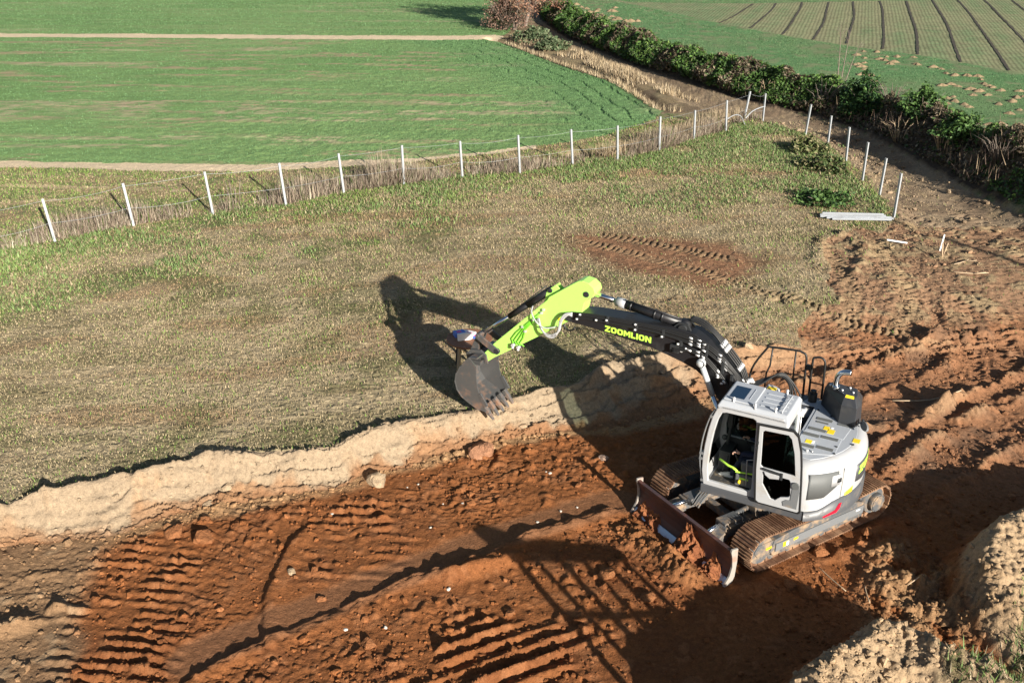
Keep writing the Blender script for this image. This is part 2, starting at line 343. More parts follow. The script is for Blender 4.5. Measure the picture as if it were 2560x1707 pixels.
RIDGES = [([(5.9,16.4),(7.12,16.98),(7.9,17.18),(8.77,17.67),(9.99,18.55),(10.82,19.1),(11.75,19.67),(14,21)], .14, .17),
    ([(6.2,15.2),(7.04,16.15),(7.78,16.85),(8.69,17.46),(9.78,18.4)], .15, .14), ([(7.2,15.5),(8.11,16.4),(9.1,17.18),(10.12,17.95),(11.21,18.55),(13,19.4)], .16, .2),
    ([(6.3,18.9),(7.36,19.53),(8.55,20.13),(9.56,20.76),(10.46,21.43)], .16, .22), ([(6.6,17.7),(7.5,18.29),(8.27,18.75),(9.24,19.39),(10.05,19.98),(10.66,20.7)], .13, .17),
    ([(7.6,14.6),(8.6,15.3),(9.8,16.3),(11.5,17.4)], .12, .16), ([(4.6,18.35),(5.6,18.9),(6.6,19.4)], .1, .2),
    ([(-8.6,12.2),(-7.6,12.45),(-7,12.5)], .05, .12), ([(-9,10.7),(-7.6,11.1),(-7,11.6)], .16, .16), ([(9.2,24.3),(9.9,25.5),(10.4,27.0),(10.2,28)], .09, .2), ([(8.6,25.6),(9.3,27.3),(10.1,28.2)], .1, .2)]
LADDERS = [([(2.6, 13.2), (.9, 12.2), (-1.2, 11.0), (-3.2, 9.8)], .28, .19, .028), ([(1.2, 15.3), (-.8, 14.8), (-2.6, 14.2), (-4.6, 13.3), (-6.6, 12.1)], .26, .19, .026), ([(-3.2, 14.4), (-4.6, 12.6), (-5.4, 10.8)], .26, .19, .022), ([(11.7,23.3),(11.1,21.4),(10.45,19.6)], .28, .2, .1), ([(12.5,22.7),(11.9,21),(11.5,19.6)], .25, .2, .09), ([(9.2,27.6),(9.2,25.6),(9.0,23.4),(8.2,21.6)], .24, .2, .06),
    ([(10.9,27.6),(10.6,25.2),(10.4,23.2),(9.4,21.6)], .26, .2, .06), ([(2.0,27.6),(3.6,26.4),(5.4,24.9),(6.9,23.0)], .26, .2, .055), ([(2.6,28.2),(4.4,27.2),(6.2,26.0)], .26, .2, .05),
    ([(7.0,23.4),(8.4,22.0),(9.6,21.4)], .25, .19, .06), ([(13.2,31),(14.2,28),(15.4,24),(16,20)], .28, .22, .05), ([(14.8,31),(15.6,28),(16.6,24)], .28, .22, .05), ([(-9.6,12.0),(-8.8,13.1),(-8.2,14.0)], .3, .2, .045),
    ([(6.4,15.4),(8.4,16.9),(10.6,18.5),(12.6,19.8)], .3, .18, .03), ([(6.5,14.2),(8.4,15.4),(11,17)], .32, .18, .03), ([(2.6,14.2),(1.79,14.51),(0.71,13.94),(-0.37,13.41),(-1.37,12.74)], .36, .2, .012),
    ([(-1.3,20.7),(1.5,21.8),(4.2,23.2)], .25, .2, .02), ([(-4,21.6),(-1,23),(2.6,25.4)], .25, .2, .018), ([(-.45,15.1),(-.5,14.2)], .2, .1, .02)]
SCX, SCY, AL, AU = 4.51, 14.29, R(211.6), R(150.5)

def terrain(X, Y):
    """height, colour and region of the ground at X, Y"""
    n1 = fbm(X, Y, .13, 3, 0); n2 = fbm(X, Y, .9, 4, 2); n3 = fbm(X, Y, 3.2, 4, 4); n4 = fbm(X, Y, 9., 3, 6)
    Z = .45 + .10 * n1 + .05 * n2 + .022 * n3 + np.where(Y < 45, (.07 * np.maximum(0, n4 - .02) + .055 * fbm(X * .6, Y, 14, 2, 9)) * np.where(Y < 24, 1., .7), 0)
    near = Y < 26
    # ---- the dig
    jx, jy = .16 * fbm(X, Y, 1.6, 4, 8), .16 * fbm(X, Y, 1.6, 4, 9)
    pit = inside(PIT, X + jx, Y + jy); E = PIT[:-4]
    dE, sE, _ = pdist(PIT[1:-3], X + jx, Y + jy, 3.2); dL, _, _ = pdist(LOW, X + jx * 2.2, Y + jy * 2.2, 3.2)
    below = inside(LOW + [(40, 20), (40, -30), (-40, -30), (-40, 2)], X + jx * 2.2, Y + jy * 2.2)
    t = np.where(pit & ~below, dE / (dE + dL + 1e-4), np.where(pit, 1., 0.))
    led = t * 5 + 2.2 * fbm(X, Y, .8, 2, 5); step = np.floor(led) + sm((led - np.floor(led)) / .45)
    tt = np.clip(t + .10 * (step - led) * (t > 0) * (t < 1), 0, 1)
    n5 = fbm(X + .3 * n4, Y + .3 * n3, 13, 2, 10); n6 = fbm(X, Y, 6.5, 2, 11); crumb = .05 * (np.abs(n6) * 2) ** .8 + .035 * (np.abs(n5) * 2) - .04
    fl = .05 * n2 + .035 * n3 + .02 * (np.abs(n4) * 2 - .3) + .75 * crumb * np.clip(.6 + 3.2 * fbm(X, Y, .6, 3, 2), .05, 1.9)
    cl = np.maximum(0, fbm(X, Y, 4.5, 2, 7) - .12) * .5
    rdg = np.clip(1 - np.abs(2.6 * fbm(sE * .55 + 3, dE * 2.6, 1.4, 4, 8)), 0, 1) ** 5; slp = (pit & ~below) * sm(t / .12) * sm((1 - t) / .1)
    cu = t * 2.7 + 1.5 * fbm(sE * .5, dE * .9, 1., 3, 1) + .35 * n3
    zp = .45 * (1 - sm(tt)) * (1 - .75 * sm((X - 5.8) / 2)) + slp * (.12 * np.minimum(1, (cu - np.floor(cu)) / .09) * np.maximum(0, 1 - 1.5 * (cu - np.floor(cu))) ** 2 * sm(.45 + 3.2 * fbm(sE + 40, dE, .75, 3, 6)) + .11 * rdg * np.clip(.55 + 3 * n2, 0, 1.3) + .28 * crumb + .05 * n3 - .012) + np.where(pit, fl + cl * sm(.5 + 3 * fbm(X, Y, .5, 2, 1)) * .55, 0)
    mudm = inside(MUD + [(15, 30.5), (17, 28.8), (26, 25), (60, 29), (60, -30), (6.79, -30)], X + jx * 2, Y + jy * 2) & ~pit
    Z = np.where(pit, zp, Z + mudm * (.9 * crumb + .06 * n3 + .08 * n2))
    sd = np.where(pit, dE, -dE); Z = np.where(pit, Z, Z - .33 * sm((X - 5.8) / 2) * sm(1 - dE / 3.2) * (dE < 50))
    lip = (.16 + .15 * sm((-2.5 - X) / 2)) * np.exp(-((sd - .06) / np.where(sd < .06, .10, .2)) ** 2) * np.clip(.75 + 2.0 * fbm(X, Y, 1.1, 3, 3), .1, 1.6) * sm((6.4 - X) / 3)
    Z = Z + lip
    for P, wd, per, h in LADDERS:
        D, S, G = pdist(P, X, Y, wd * 2.2); q = sm((wd * 1.25 - D) / (wd * .5)); u = D * G
        bars = np.abs(np.sin(math.pi * (S + .25 * np.abs(u)) / per + 2 * n3)) ** .7
        Z = Z + q * h * (1.25 + .5 * (X > 5)) * (bars - .75) * np.clip(.9 + 2 * n3 + 1.5 * n2, .2, 1.6) + .35 * h * np.exp(-((D - wd * 1.35) / .09) ** 2)
    for P, h, wd in RIDGES:
        D, S, G = pdist(P, X, Y, wd * 4); Z = Z + h * .9 * np.exp(-(D / wd) ** 2) * np.clip(.9 + 2.4 * n3 + 1.4 * n2, .1, 1.7)
    # ---- marks in the red floor
    D, S, G = pdist(BAND, X, Y, 1.2); band = sm((.46 - D + .1 * n3) / .16); Z = np.where(band > 0, Z * (1 - .7 * band) - .02 * band, Z)
    D, S, G = pdist(BRIDGE, X, Y, 1.0); Z = Z + .095 * np.exp(-((D - .04 * G) / np.where(G > 0, .07, .24)) ** 2) * np.clip(.9 + 2.2 * n3, .2, 1.7)
    D, S, G = pdist(GULLY, X, Y, .8); Z = Z + .07 * np.exp(-((D) / np.where(G < 0, .06, .22)) ** 2)
    D, S, G = pdist([(-.95, 12.42), (.08, 12.86)], X, Y, .6); Z = Z + .13 * np.exp(-(D / .13) ** 2)
    n7 = fbm(X, Y, 1.3, 3, 5)
    for P, dirv, per, h, wob in ((gA, (.12, 1), .225, .075, 1.), (gB, (.06, 1), .25, .075, .7), (gC, (-.46, .89), .285, .105, .6)):
        mk = soft(P, X + 3 * jx, Y + 3 * jy, .9) * sm(1.1 + 4 * n7); ph = (X * dirv[0] + Y * dirv[1]) / per + wob * .8 * fbm(X, Y, .55, 2, 6) + .12 * ((X + 5.6) ** 2 if P is gA else 0)
        fr = ph - np.floor(ph); ph = ph + .35 * n3 + .25 * n6; fr = ph - np.floor(ph); saw = np.where(fr < .3, fr / .3, (1 - fr) / .7) ** 1.3
        brk = np.clip(.85 + 2.6 * n3 + 2.4 * n2 + 1.5 * n6, .0, 1.8); Z = Z + mk * h * 1.1 * (saw - .4) * brk
    # ---- where the machine stands and what it pushed
    ca, sa = math.cos(AL), math.sin(AL); lx = (X - SCX) * ca + (Y - SCY) * sa; ly = -(X - SCX) * sa + (Y - SCY) * ca
    fp = sm((2.0 - np.abs(lx + .05)) / .3) * sm((1.5 - np.abs(ly)) / .25); Z = Z * (1 - fp) + fp * (-.012 + .012 * n4)
    bm_ = np.exp(-((lx - 2.45) / .22) ** 2) * sm((1.1 - np.abs(ly - .05)) / .4); Z = Z + bm_ * (.13 + .22 * n3 + .3 * np.abs(n4))
    Z = Z + .1 * np.exp(-((np.abs(ly - 1.55)) / .16) ** 2) * sm((1.3 - np.abs(lx + .9)) / .5) * np.clip(.3 + 3 * n3, 0, 1.5)
    # ---- spoil heaps
    h1 = soft(H1, X + jx, Y + jy, .85); h2 = soft(H2, X + jx, Y + jy, .8); ck = soft(CLUMP, X + jx, Y + jy, .6)
    rough = .12 * n2 + .16 * n3 + .12 * (np.abs(n4) - .15)
    dc1, _, _ = pdist(H1[:7], X, Y, 6); dc2, _, _ = pdist(H2[:5], X, Y, 6); dc1 = np.minimum(dc1, 3); dc2 = np.minimum(dc2, 3)
    Z = Z + ck * (.12 + 1.6 * rough + .8 * crumb) + h1 * (.98 + .75 * rough + .6 * crumb - .42 * np.maximum(0, dc1 - .2)) + h2 * (.95 + .75 * rough + .6 * crumb - .42 * np.maximum(0, dc2 - .15))
    # ---- beyond the fence: sunk farm track, bank under the hedge
    trk = inside(TRL + TRR[::-1], X + jx * 3, Y + jy * 3); dTL, _, _ = pdist(TRL, X, Y, 2.5); dTR, sTR, gTR = pdist(TRR, X, Y, 6)
    dT = np.minimum(dTL, dTR); Z = np.where(trk, Z - .2 * sm(dT / .8) + .06 * n3 + .7 * crumb, Z)
    right = (gTR > 0) & (dTR < 90) & ~trk
    bank = np.where(right, np.exp(-((dTR - 1.8) / 1.15) ** 2), 0) * (.55 + .6 * sm((46 - Y) / 8) + 1.1 * n2 + .5 * n3)
    bank = np.where(right, bank, 0) * (Y < 110); Z = Z + bank + np.where(right, 0, .0)
    dD, sD, gD = pdist(DITCH, X, Y, 2.5); Z = Z - .28 * np.exp(-(dD / .35) ** 2)
    D, S, G = pdist([(2.6, 38.3), (3.6, 38.9), (4.6, 39.5)], X, Y, 2); Z = Z - .6 * np.exp(-(D / .45) ** 2)
    # ---- regions
    kx, ky = X + 2.2 * jx, Y + 2.2 * jy
    reg = np.zeros(X.shape, np.int8)                                     # 0 meadow
    beyond = inside(FENCE + FENCE2[1:] + [(12.4, 29.5), (60, 29.5), (60, 400), (-400, 400), (-400, 14)], X, Y)
    reg[beyond] = 3                                                        # verge
    crop = inside(CROPLOW + DITCH[::-1] + PATH[::-1], kx, ky); reg[crop] = 4
    far = inside(PATH + [(-.5, 73), (.2, 78), (0, 90), (-6, 400), (-500, 400)], kx, ky); reg[far] = 6
    dP, _, _ = pdist(PATH, kx * .25 + X * .75, ky * .25 + Y * .75, 3); reg[dP < 1.0] = 5
    dC, sC, _ = pdist(CROPLOW, kx, ky, 3); reg[(dC < .22 + .3 * sm((-2 - X) / 6)) & (X < 1)] = 5
    R3 = TRR[:-3] + [(26, 25), (60, 29), (90, 45), (400, 100), (400, 400), (-2, 400)]
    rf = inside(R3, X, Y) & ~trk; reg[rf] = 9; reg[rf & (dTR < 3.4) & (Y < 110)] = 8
    pl = inside(PLOUGH, kx, ky); reg[pl & rf] = 10
    reg[trk] = 7
    mud = inside(MUD + [(15, 30.5), (17, 28.8), (26, 25), (60, 29), (60, -30), (6.79, -30)], kx, ky) & ~beyond
    reg[(mud & (reg != 7)) | (pit)] = 1; reg[mud & (Y < 30)] = 1
    reg[(h1 > .5)] = 2; reg[(h2 > .5)] = 2
    grassbr = inside(GRASSBR, kx, ky); reg[grassbr & (reg == 2)] = 11
    ml = soft(MUDL, kx, ky, 1.0)
    # ---- colours of the ground itself
    C = np.zeros(X.shape + (3,), np.float32)
    def lay(c, m):
        m = np.clip(m, 0, 1)[..., None]; C[:] = C * (1 - m) + np.array(c, np.float32) * m
    v = n2 + .5
    C[:] = (.335, .268, .168)
    lay((.22, .18, .105), sm((n2 + .35 * n3 - .02) / .14) * .8); lay((.37, .295, .185), sm((-n2 - .05 + .5 * n3) / .16))
    dF, sF, _ = pdist(FENCE + FENCE2[1:], X, Y, 7)
    lush = np.maximum(sm((2.6 - dF) / 2.2 + 2.2 * n2) * sm(1.2 + 2.5 * n1), .8 * np.exp(-((dF - 4.6 - 2 * n1) / 1.1) ** 2) * sm((2 - X) / 4) * sm(.5 + 4 * n2)) * (~beyond); lay((.1, .15, .045), lush * .75)
    mw = fbm(X * .3 - Y * .05, Y * 1.1 - X * .2, 1.1, 4, 7); lay((.25, .18, .108), sm((mw - .04) / .12) * .6); lay((.16, .135, .07), sm((-mw - .06) / .1) * .6)
    lay((.11, .115, .045), sm((n1 + .6 * n2 - .08) / .1) * .45 * (~beyond))
    # verge beyond the fence
    lay((.27, .215, .125), beyond * 1.); lay((.15, .18, .075), beyond * sm((n2 + n3) * 3 + .35) * .8)
    # crop and far crop
    ay = Y + .6 * n2 + .014 * X; st = fbm(X * .12, ay, 1.3, 4, 2); st2 = fbm(X * .3 + 9, ay, 7, 3, 5)
    g = (reg == 4) | (reg == 6)
    lay((.17, .265, .098), g * 1.); lay((.145, .24, .085), g * sm(4 * n1 + .3)); lay((.21, .275, .115), g * sm(5 * st + .1) * .6)
    bare = sm((st - .05) / .07) * sm((st2 + .09) / .1) * sm(n1 * 3 + .85); lay((.33, .25, .155), (reg == 4) * bare * .8 * sm((3 - X + .0 * Y) / 5 + .1))
    thin = sm((fbm(X * .06, ay, .6, 2, 9) - .12) / .05) * sm((st2 + .08) / .12) * sm((fbm(X * .2, ay * .2, 1, 2, 3) + .05) * 6); lay((.42, .33, .22), (reg == 4) * thin * .6 + (reg == 6) * thin * .35)
    # head-land with rows along the ditch
    dH, sH, _ = pdist(DITCH + [(7.6, 46)], X, Y, 8); hl = (reg == 4) * sm((8 - dH + 4 * n2) / 5); lay((.11, .225, .085), hl * .6)
    row = np.abs(np.sin(math.pi * dH / 1.1 + 2 * n2)); lay((.07, .16, .06), hl * (row < .2) * .4); Z = Z + np.where(g, .05 * n3 + .03 * st2, 0) - hl * .05 * (row < .25)
    dDi, _, _ = pdist(DITCH, X, Y, 2); lay((.12, .08, .05), sm((.55 - dDi) / .25) * 1.)
    lay((.62, .49, .33), (reg == 5) * 1.)
    for P, wd in ((LINE2, .22), (LINE3, .18)):
        D, _, _ = pdist(P, X + jx * 2, Y + jy * 2, 1.5); lay((.5, .39, .25), sm((wd * 1.3 - D) / .12) * beyond * sm(.9 + 3 * n3))
    lay((.2, .145, .092), (reg == 3) * (Y > 46) * sm(.8 + 3 * n2))
    vs_ = sm((fbm(X * .15, Y - .1 * X, 1.5, 3, 4) - .06) / .07) * (reg == 3); lay((.3, .225, .125), vs_ * .7)
    # right-hand fields
    f9 = (reg == 9); lay((.13, .215, .09), f9 * 1.); lay((.1, .22, .085), f9 * sm(5 * n1 + .4) * .7); lay((.2, .2, .11), f9 * sm(5 * n2 + 3 * n3 - .1) * .7)
    f10 = (reg == 10); lay((.24, .255, .135), f10 * 1.); lay((.14, .22, .1), f10 * sm(4 * n1 + 2 * n2 + .2) * .6)
    px = (X * .93 - Y * .36); dr = np.abs(np.sin(math.pi * px / .62)); lay((.13, .16, .07), f10 * (dr < .35) * .35); lay((.22, .19, .11), f10 * sm((n3 + .3 * n4 - .08) / .1) * .6)
    Z = Z + np.where(f10, .02 * n3, 0)
    for k in range(0, len(ROWS), 2):
        a, b = ROWS[k], ROWS[k + 1]; a = (a[0] + 0., a[1]); mid = ((a[0] + b[0]) / 2 + .25, (a[1] + b[1]) / 2)
        D, _, _ = pdist([a, mid, b], X, Y, 1.2); lay((.25, .23, .13), f10 * sm((1.0 - D) / .5) * .5)
    # track, bank
    lay((.27, .2, .13), trk * 1.); lay((.185, .13, .085), trk * sm(4 * n2 + 2 * n3 + .35) * .8); lay((.27, .2, .12), trk * sm((fbm(X, Y, 1.8, 3, 1) - .1) / .08) * .6)
    lay((.3, .225, .14), trk * sm((1.2 - dTL) / .8 + 2 * n2) * .65 * (Y > 42))
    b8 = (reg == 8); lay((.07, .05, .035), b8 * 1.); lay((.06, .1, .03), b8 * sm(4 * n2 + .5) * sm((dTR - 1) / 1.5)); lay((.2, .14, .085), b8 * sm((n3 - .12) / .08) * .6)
    # bare earth
    e = (reg == 1) | (reg == 2); red = (.222, .084, .03); pale = (.295, .222, .148)
    lay(red, e * 1.); lay((.16, .06, .024), e * sm(3.5 * n2 + 2.5 * n3 + .2) * .7); lay((.285, .12, .05), e * sm((n3 + n4 - .1) / .15) * .6)
    slope = pit & ~below; lay(pale, slope * sm(1.25 - (t - .80 + .16 * sm((X + 4.5) / 2) + .55 * n2 + .3 * n3) / .14) * (1 - .85 * sm((X - 5.6 + 2 * n2) / 1.6))); lay((.33, .19, .095), slope * sm(3 * n3 + 3 * n2) * .6); lay((.26, .145, .077), slope * sm((t - .55 + .9 * n2 + .5 * n3) / .2) * .75)
    lay(pale, np.where(pit, np.exp(-((sd) / .25) ** 2), 0) * sm((7 - X) / 3)); lay((.33, .21, .11), (pit & below) * sm((.42 - dL + .5 * n2) / .3) * sm((7.5 - X) / 3) * .75)
    lw = sm((-6.55 - X + .8 * n2 + .12 * (13.4 - Y)) / .5) * (pit & below); lay((.24, .145, .078), lw); lay((.17, .1, .055), lw * sm(4 * n2 + .1) * .7); lay((.36, .25, .15), lw * sm((n3 - .1) / .1) * .5)
    lay((.2, .1, .052), band * (pit & below) * .65)
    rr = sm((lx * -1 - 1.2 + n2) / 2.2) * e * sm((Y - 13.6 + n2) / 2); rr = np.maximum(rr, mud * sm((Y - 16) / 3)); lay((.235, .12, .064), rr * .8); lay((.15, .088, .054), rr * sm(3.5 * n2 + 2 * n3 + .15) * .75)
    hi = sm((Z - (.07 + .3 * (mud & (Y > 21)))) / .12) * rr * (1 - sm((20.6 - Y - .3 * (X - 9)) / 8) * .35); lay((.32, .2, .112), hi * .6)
    mm = mud * sm((Y - 20.5 - .1 * X + 1.2 * n1) / 1.5); lay((.245, .15, .09), mm * .9); lay((.15, .088, .052), mm * sm(3.5 * n2 + 2.5 * n3 + .1) * .8); lay((.3, .225, .13), mm * sm((n3 + n2 * .6 - .04) / .1) * .75)
    lay((.265, .138, .076), ml * .95 * (~pit)); lay((.125, .075, .045), ml * sm(3 * n3 + 3 * n2) * .7 * (~pit))
    for P, wd, per, h in LADDERS[5:10]:
        D, S, G = pdist(P, X, Y, 1.2); lay((.24, .165, .095), sm((wd * 1.3 - D) / .2 + n3) * .55 * (~pit))
    hh = np.maximum(h1, h2); lay((.36, .258, .158), sm((hh - .25) / .3) * .95); lay((.3, .2, .115), sm((hh - .3) / .3) * sm(3 * n3 + 2 * n2 + .1) * .5); lay((.3, .19, .1), ck * .75 * sm(.8 + 3 * n3))
    lay((.1, .105, .045), grassbr * sm(.2 + 3 * n2 + 2 * n3) * .7)
    bl = bm_ * 1.; lay((.25, .11, .045), sm(bl * 2) * .7)
    return Z, np.clip(C, .005, .95), reg
def axis(a, b, step, lo, hi, g):
    mid = np.arange(a, b + step / 2, step); r = []; s = step; x = b
    while x < hi: s *= g; x += s; r.append(x)
    l = []; s = step; x = a
    while x > lo: s *= g; x -= s; l.append(x)
    return np.concatenate([l[::-1], mid, r])
AX = axis(-9.6, 11.2, .026, -420, 420, 1.02)
y1 = axis(9.3, 21.6, .025, -60, 21.6, 1.12); y2 = []; y = 21.6; s = .025
while y < 420:
    s = min(s * 1.012, .0042 * (y - 15)) if y < 110 else s * 1.05
    y += s; y2.append(y)
AY = np.concatenate([y1[y1 <= 21.601], y2])
GX, GY = np.meshgrid(AX, AY)
GZ, GC, GR = terrain(GX.astype(np.float64), GY.astype(np.float64))
print('ground grid', GX.shape)
def zat(x, y):
    i = np.clip(np.searchsorted(AX, x) - 1, 0, len(AX) - 2); j = np.clip(np.searchsorted(AY, y) - 1, 0, len(AY) - 2)
    fx = (x - AX[i]) / (AX[i + 1] - AX[i]); fy = (y - AY[j]) / (AY[j + 1] - AY[j])
    return (GZ[j, i] * (1 - fx) + GZ[j, i + 1] * fx) * (1 - fy) + (GZ[j + 1, i] * (1 - fx) + GZ[j + 1, i + 1] * fx) * fy
def regat(x, y):
    return GR[np.clip(np.searchsorted(AY, y), 0, len(AY) - 1), np.clip(np.searchsorted(AX, x), 0, len(AX) - 1)]
nj, ni = GX.shape; idx = np.arange(nj * ni).reshape(nj, ni)
quads = np.stack([idx[:-1, :-1], idx[:-1, 1:], idx[1:, 1:], idx[1:, :-1]], -1).reshape(-1, 4); qr = GR[:-1, :-1].ravel()
PV = np.stack([GX, GY, GZ], -1).reshape(-1, 3); PC = GC.reshape(-1, 3)
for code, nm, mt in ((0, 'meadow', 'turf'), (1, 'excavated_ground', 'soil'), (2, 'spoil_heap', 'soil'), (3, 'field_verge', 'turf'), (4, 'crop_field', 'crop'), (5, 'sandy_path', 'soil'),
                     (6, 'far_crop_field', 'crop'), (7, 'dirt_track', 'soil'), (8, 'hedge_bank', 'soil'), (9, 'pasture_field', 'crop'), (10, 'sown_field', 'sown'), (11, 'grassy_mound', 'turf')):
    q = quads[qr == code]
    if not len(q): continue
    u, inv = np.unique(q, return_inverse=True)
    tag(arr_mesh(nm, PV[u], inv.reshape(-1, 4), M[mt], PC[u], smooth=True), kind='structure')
# ------------------------------------------------------------------ the excavator (x forward, y to its left, z up)
EX = empty('excavator', (SCX, SCY, 0), AL)
tag(EX, 'pale grey crawler excavator with black boom and lime green arm digging at the bank', 'excavator')
UR = AU - AL
EACH = {'roller', 'bolt', 'fitting', 'pivot_pin', 'hose_clamp', 'wear_strip', 'warning_sticker', 'info_sticker', 'roof_rib', 'lifting_lug', 'guard_bar', 'steel_pipe', 'hatch', 'latch', 'console', 'bucket_ear', 'linkage', 'handrail', 'cross_beam'}
def made(mb, name, mat, parent, bevel, rz, **k):
    if name not in EACH: return mb.build(name, mat, parent, bevel, rz, **k)
    par = list(range(len(mb.v)))                                       # one object for each loose piece
    def find(a):
        while par[a] != a: par[a] = par[par[a]]; a = par[a]
        return a
    for f in mb.f:
        for i in f[1:]: par[find(i)] = find(f[0])
    o = None; groups = {}
    for j, f in enumerate(mb.f): groups.setdefault(find(f[0]), []).append(j)
    for js in groups.values():
        b = MB(); ids = sorted({i for j in js for i in mb.f[j]}); mp = {i: q for q, i in enumerate(ids)}
        b.v = [mb.v[i] for i in ids]; b.f = [[mp[i] for i in mb.f[j]] for j in js]; b.sm = [mb.sm[j] for j in js]; b.mi = [mb.mi[j] for j in js]
        o = b.build(name, mat, parent, bevel, rz, **k)
    return o
def up(mb, name, mat, bevel=0, parent=None, **k): return made(mb, name, mat, parent or EX, bevel, 0 if parent else UR, **k)
def lw(mb, name, mat, bevel=0, parent=None, **k): return made(mb, name, mat, parent or EX, bevel, 0, **k)
# ---- tracks
def chain_path():
    xf, xr, zc, r = 1.27, -1.42, .35, .31; P = []
    for k in range(13): a = -math.pi / 2 + math.pi * k / 12; P.append((xf + r * math.cos(a), zc + r * math.sin(a)))
    for k in range(1, 8): t = k / 8; P.append((xf + (xr - xf) * t, zc + r - .05 * math.sin(math.pi * t)))
    for k in range(13): a = math.pi / 2 + math.pi * k / 12; P.append((xr + r * math.cos(a), zc + r * math.sin(a)))
    P.append((xf, zc - r)); return P
def walk(P, n):
    seg = [math.dist(a, b) for a, b in zip(P, P[1:])]; L = sum(seg); out = []
    for k in range(n):
        s = L * (k + .5) / n
        for i, g in enumerate(seg):
            if s <= g: break
            s -= g
        a, b = P[i], P[i + 1]; t = s / g; out.append(((a[0] + (b[0] - a[0]) * t, a[1] + (b[1] - a[1]) * t), ((b[0] - a[0]) / g, (b[1] - a[1]) / g)))
    return out, L
for sgn in (1, -1):
    y0, y1 = (.80, 1.25) if sgn > 0 else (-1.25, -.80)
    mb = MB(); ws, L = walk(chain_path(), 46); pitch = L / 46
    for (px, pz), (tx, tz) in ws:
        nx, nz = tz, -tx                                              # outwards
        if (px + .07) * nx + (pz - .35) * nz < 0: nx, nz = -nx, -nz
        T = Matrix(((tx, 0, nx, px), (0, 1, 0, 0), (tz, 0, nz, pz), (0, 0, 0, 1)))
        h = pitch / 2 - .004
        mb.box(-h, h, y0, y1, .0, .018, T)
        for q in (-.8, 0, .75): mb.box(q * h - .006, q * h + .008, y0 + .004, y1 - .004, .016, .042, T)
        mb.box(-h * .9, h * .9, (y0 + y1) / 2 - .09, (y0 + y1) / 2 + .09, -.07, .002, T)
    tr = lw(mb, 'track', M['track'])
    mb = MB(); yi, yo = (.86, 1.19) if sgn > 0 else (-1.19, -.86); out = 1.2 * sgn
    mb.prism([(-1.12, .16), (1.02, .16), (1.1, .27), (1.02, .47), (.6, .52), (-.9, .52), (-1.12, .44)], yi, yo)
    mb.prism([(1.0, .2), (1.36, .24), (1.44, .35), (1.36, .47), (1.0, .46)], yi + .02, yo - .02)
    fr = lw(mb, 'track_frame', M['mudframe'], .012)
    mb = MB()
    mb.box(-1.1, 1.0, *sorted((out - .014 * sgn, out + .012 * sgn)), .25, .4)
    lw(mb, 'side_panel', M['grey'], .004, fr)
    mb = MB()
    for q in range(6): mb.cyl((-1.0 + q * .4, yi + .06, .13), (-1.0 + q * .4, yo - .06, .13), .07, 12)
    for q in (-.5, .45): mb.cyl((q, yi + .1, .57), (q, yo - .1, .57), .05, 10)
    lw(mb, 'roller', M['mudframe'], 0, fr)
    mb = MB(); mb.cyl((-1.42, yi, .35), (-1.42, yo - .03, .35), .24, 24)
    for q in range(21):
        a = 2 * math.pi * q / 21; T = Matrix.Translation((-1.42, 0, .35)) @ Matrix.Rotation(a, 4, 'Y'); mb.box(.22, .285, yi + .11, yo - .11, -.02, .02, T)
    sp = lw(mb, 'sprocket', M['mudframe'])
    mb = MB(); mb.cyl((-1.42, out - .05 * sgn, .35), (-1.42, out + .05 * sgn, .35), .17, 28); mb.cyl((-1.42, out + .05 * sgn, .35), (-1.42, out + .065 * sgn, .35), .14, 28)
    for q in range(10): a = q * .628; mb.cyl((-1.42 + .15 * math.cos(a), out + .05 * sgn, .35 + .15 * math.sin(a)), (-1.42 + .15 * math.cos(a), out + .068 * sgn, .35 + .15 * math.sin(a)), .013, 6)
    lw(mb, 'drive_hub', M['mudframe'], .006, sp)
    mb = MB(); mb.cyl((1.27, yi + .04, .35), (1.27, yo - .04, .35), .25, 24); lw(mb, 'idler', M['mudframe'])
    if sgn > 0:
        mb = MB(); mb.box(1.06, 1.19, 1.172, 1.178, .33, .37); mb.box(.72, .84, out + .013, out + .017, .29, .38); mb.box(.5, .6, out + .013, out + .017, .33, .37)
        lw(mb, 'warning_sticker', M['yellow'], 0, fr)
        mb = MB(); mb.box(.715, .77, out + .017, out + .02, .295, .375); mb.box(-1.0, -.9, out + .013, out + .018, .34, .37); lw(mb, 'info_sticker', M['whitesticker'], 0, fr)
# ---- car body between the tracks
mb = MB(); mb.prism([(-.75, -.5), (-.5, -.82), (.5, -.82), (.8, -.5), (.8, .5), (.5, .82), (-.5, .82), (-.75, .5)], .3, .62, 'z')
for s in (-1, 1):
    for q in (-1, 1): mb.beam((.5 * q, .5 * s, .45), (.72 * q, .98 * s, .38), .26, .22)
mb.cyl((0, 0, .6), (0, 0, .8), .52, 32); lw(mb, 'chassis', M['mudframe'], .02)
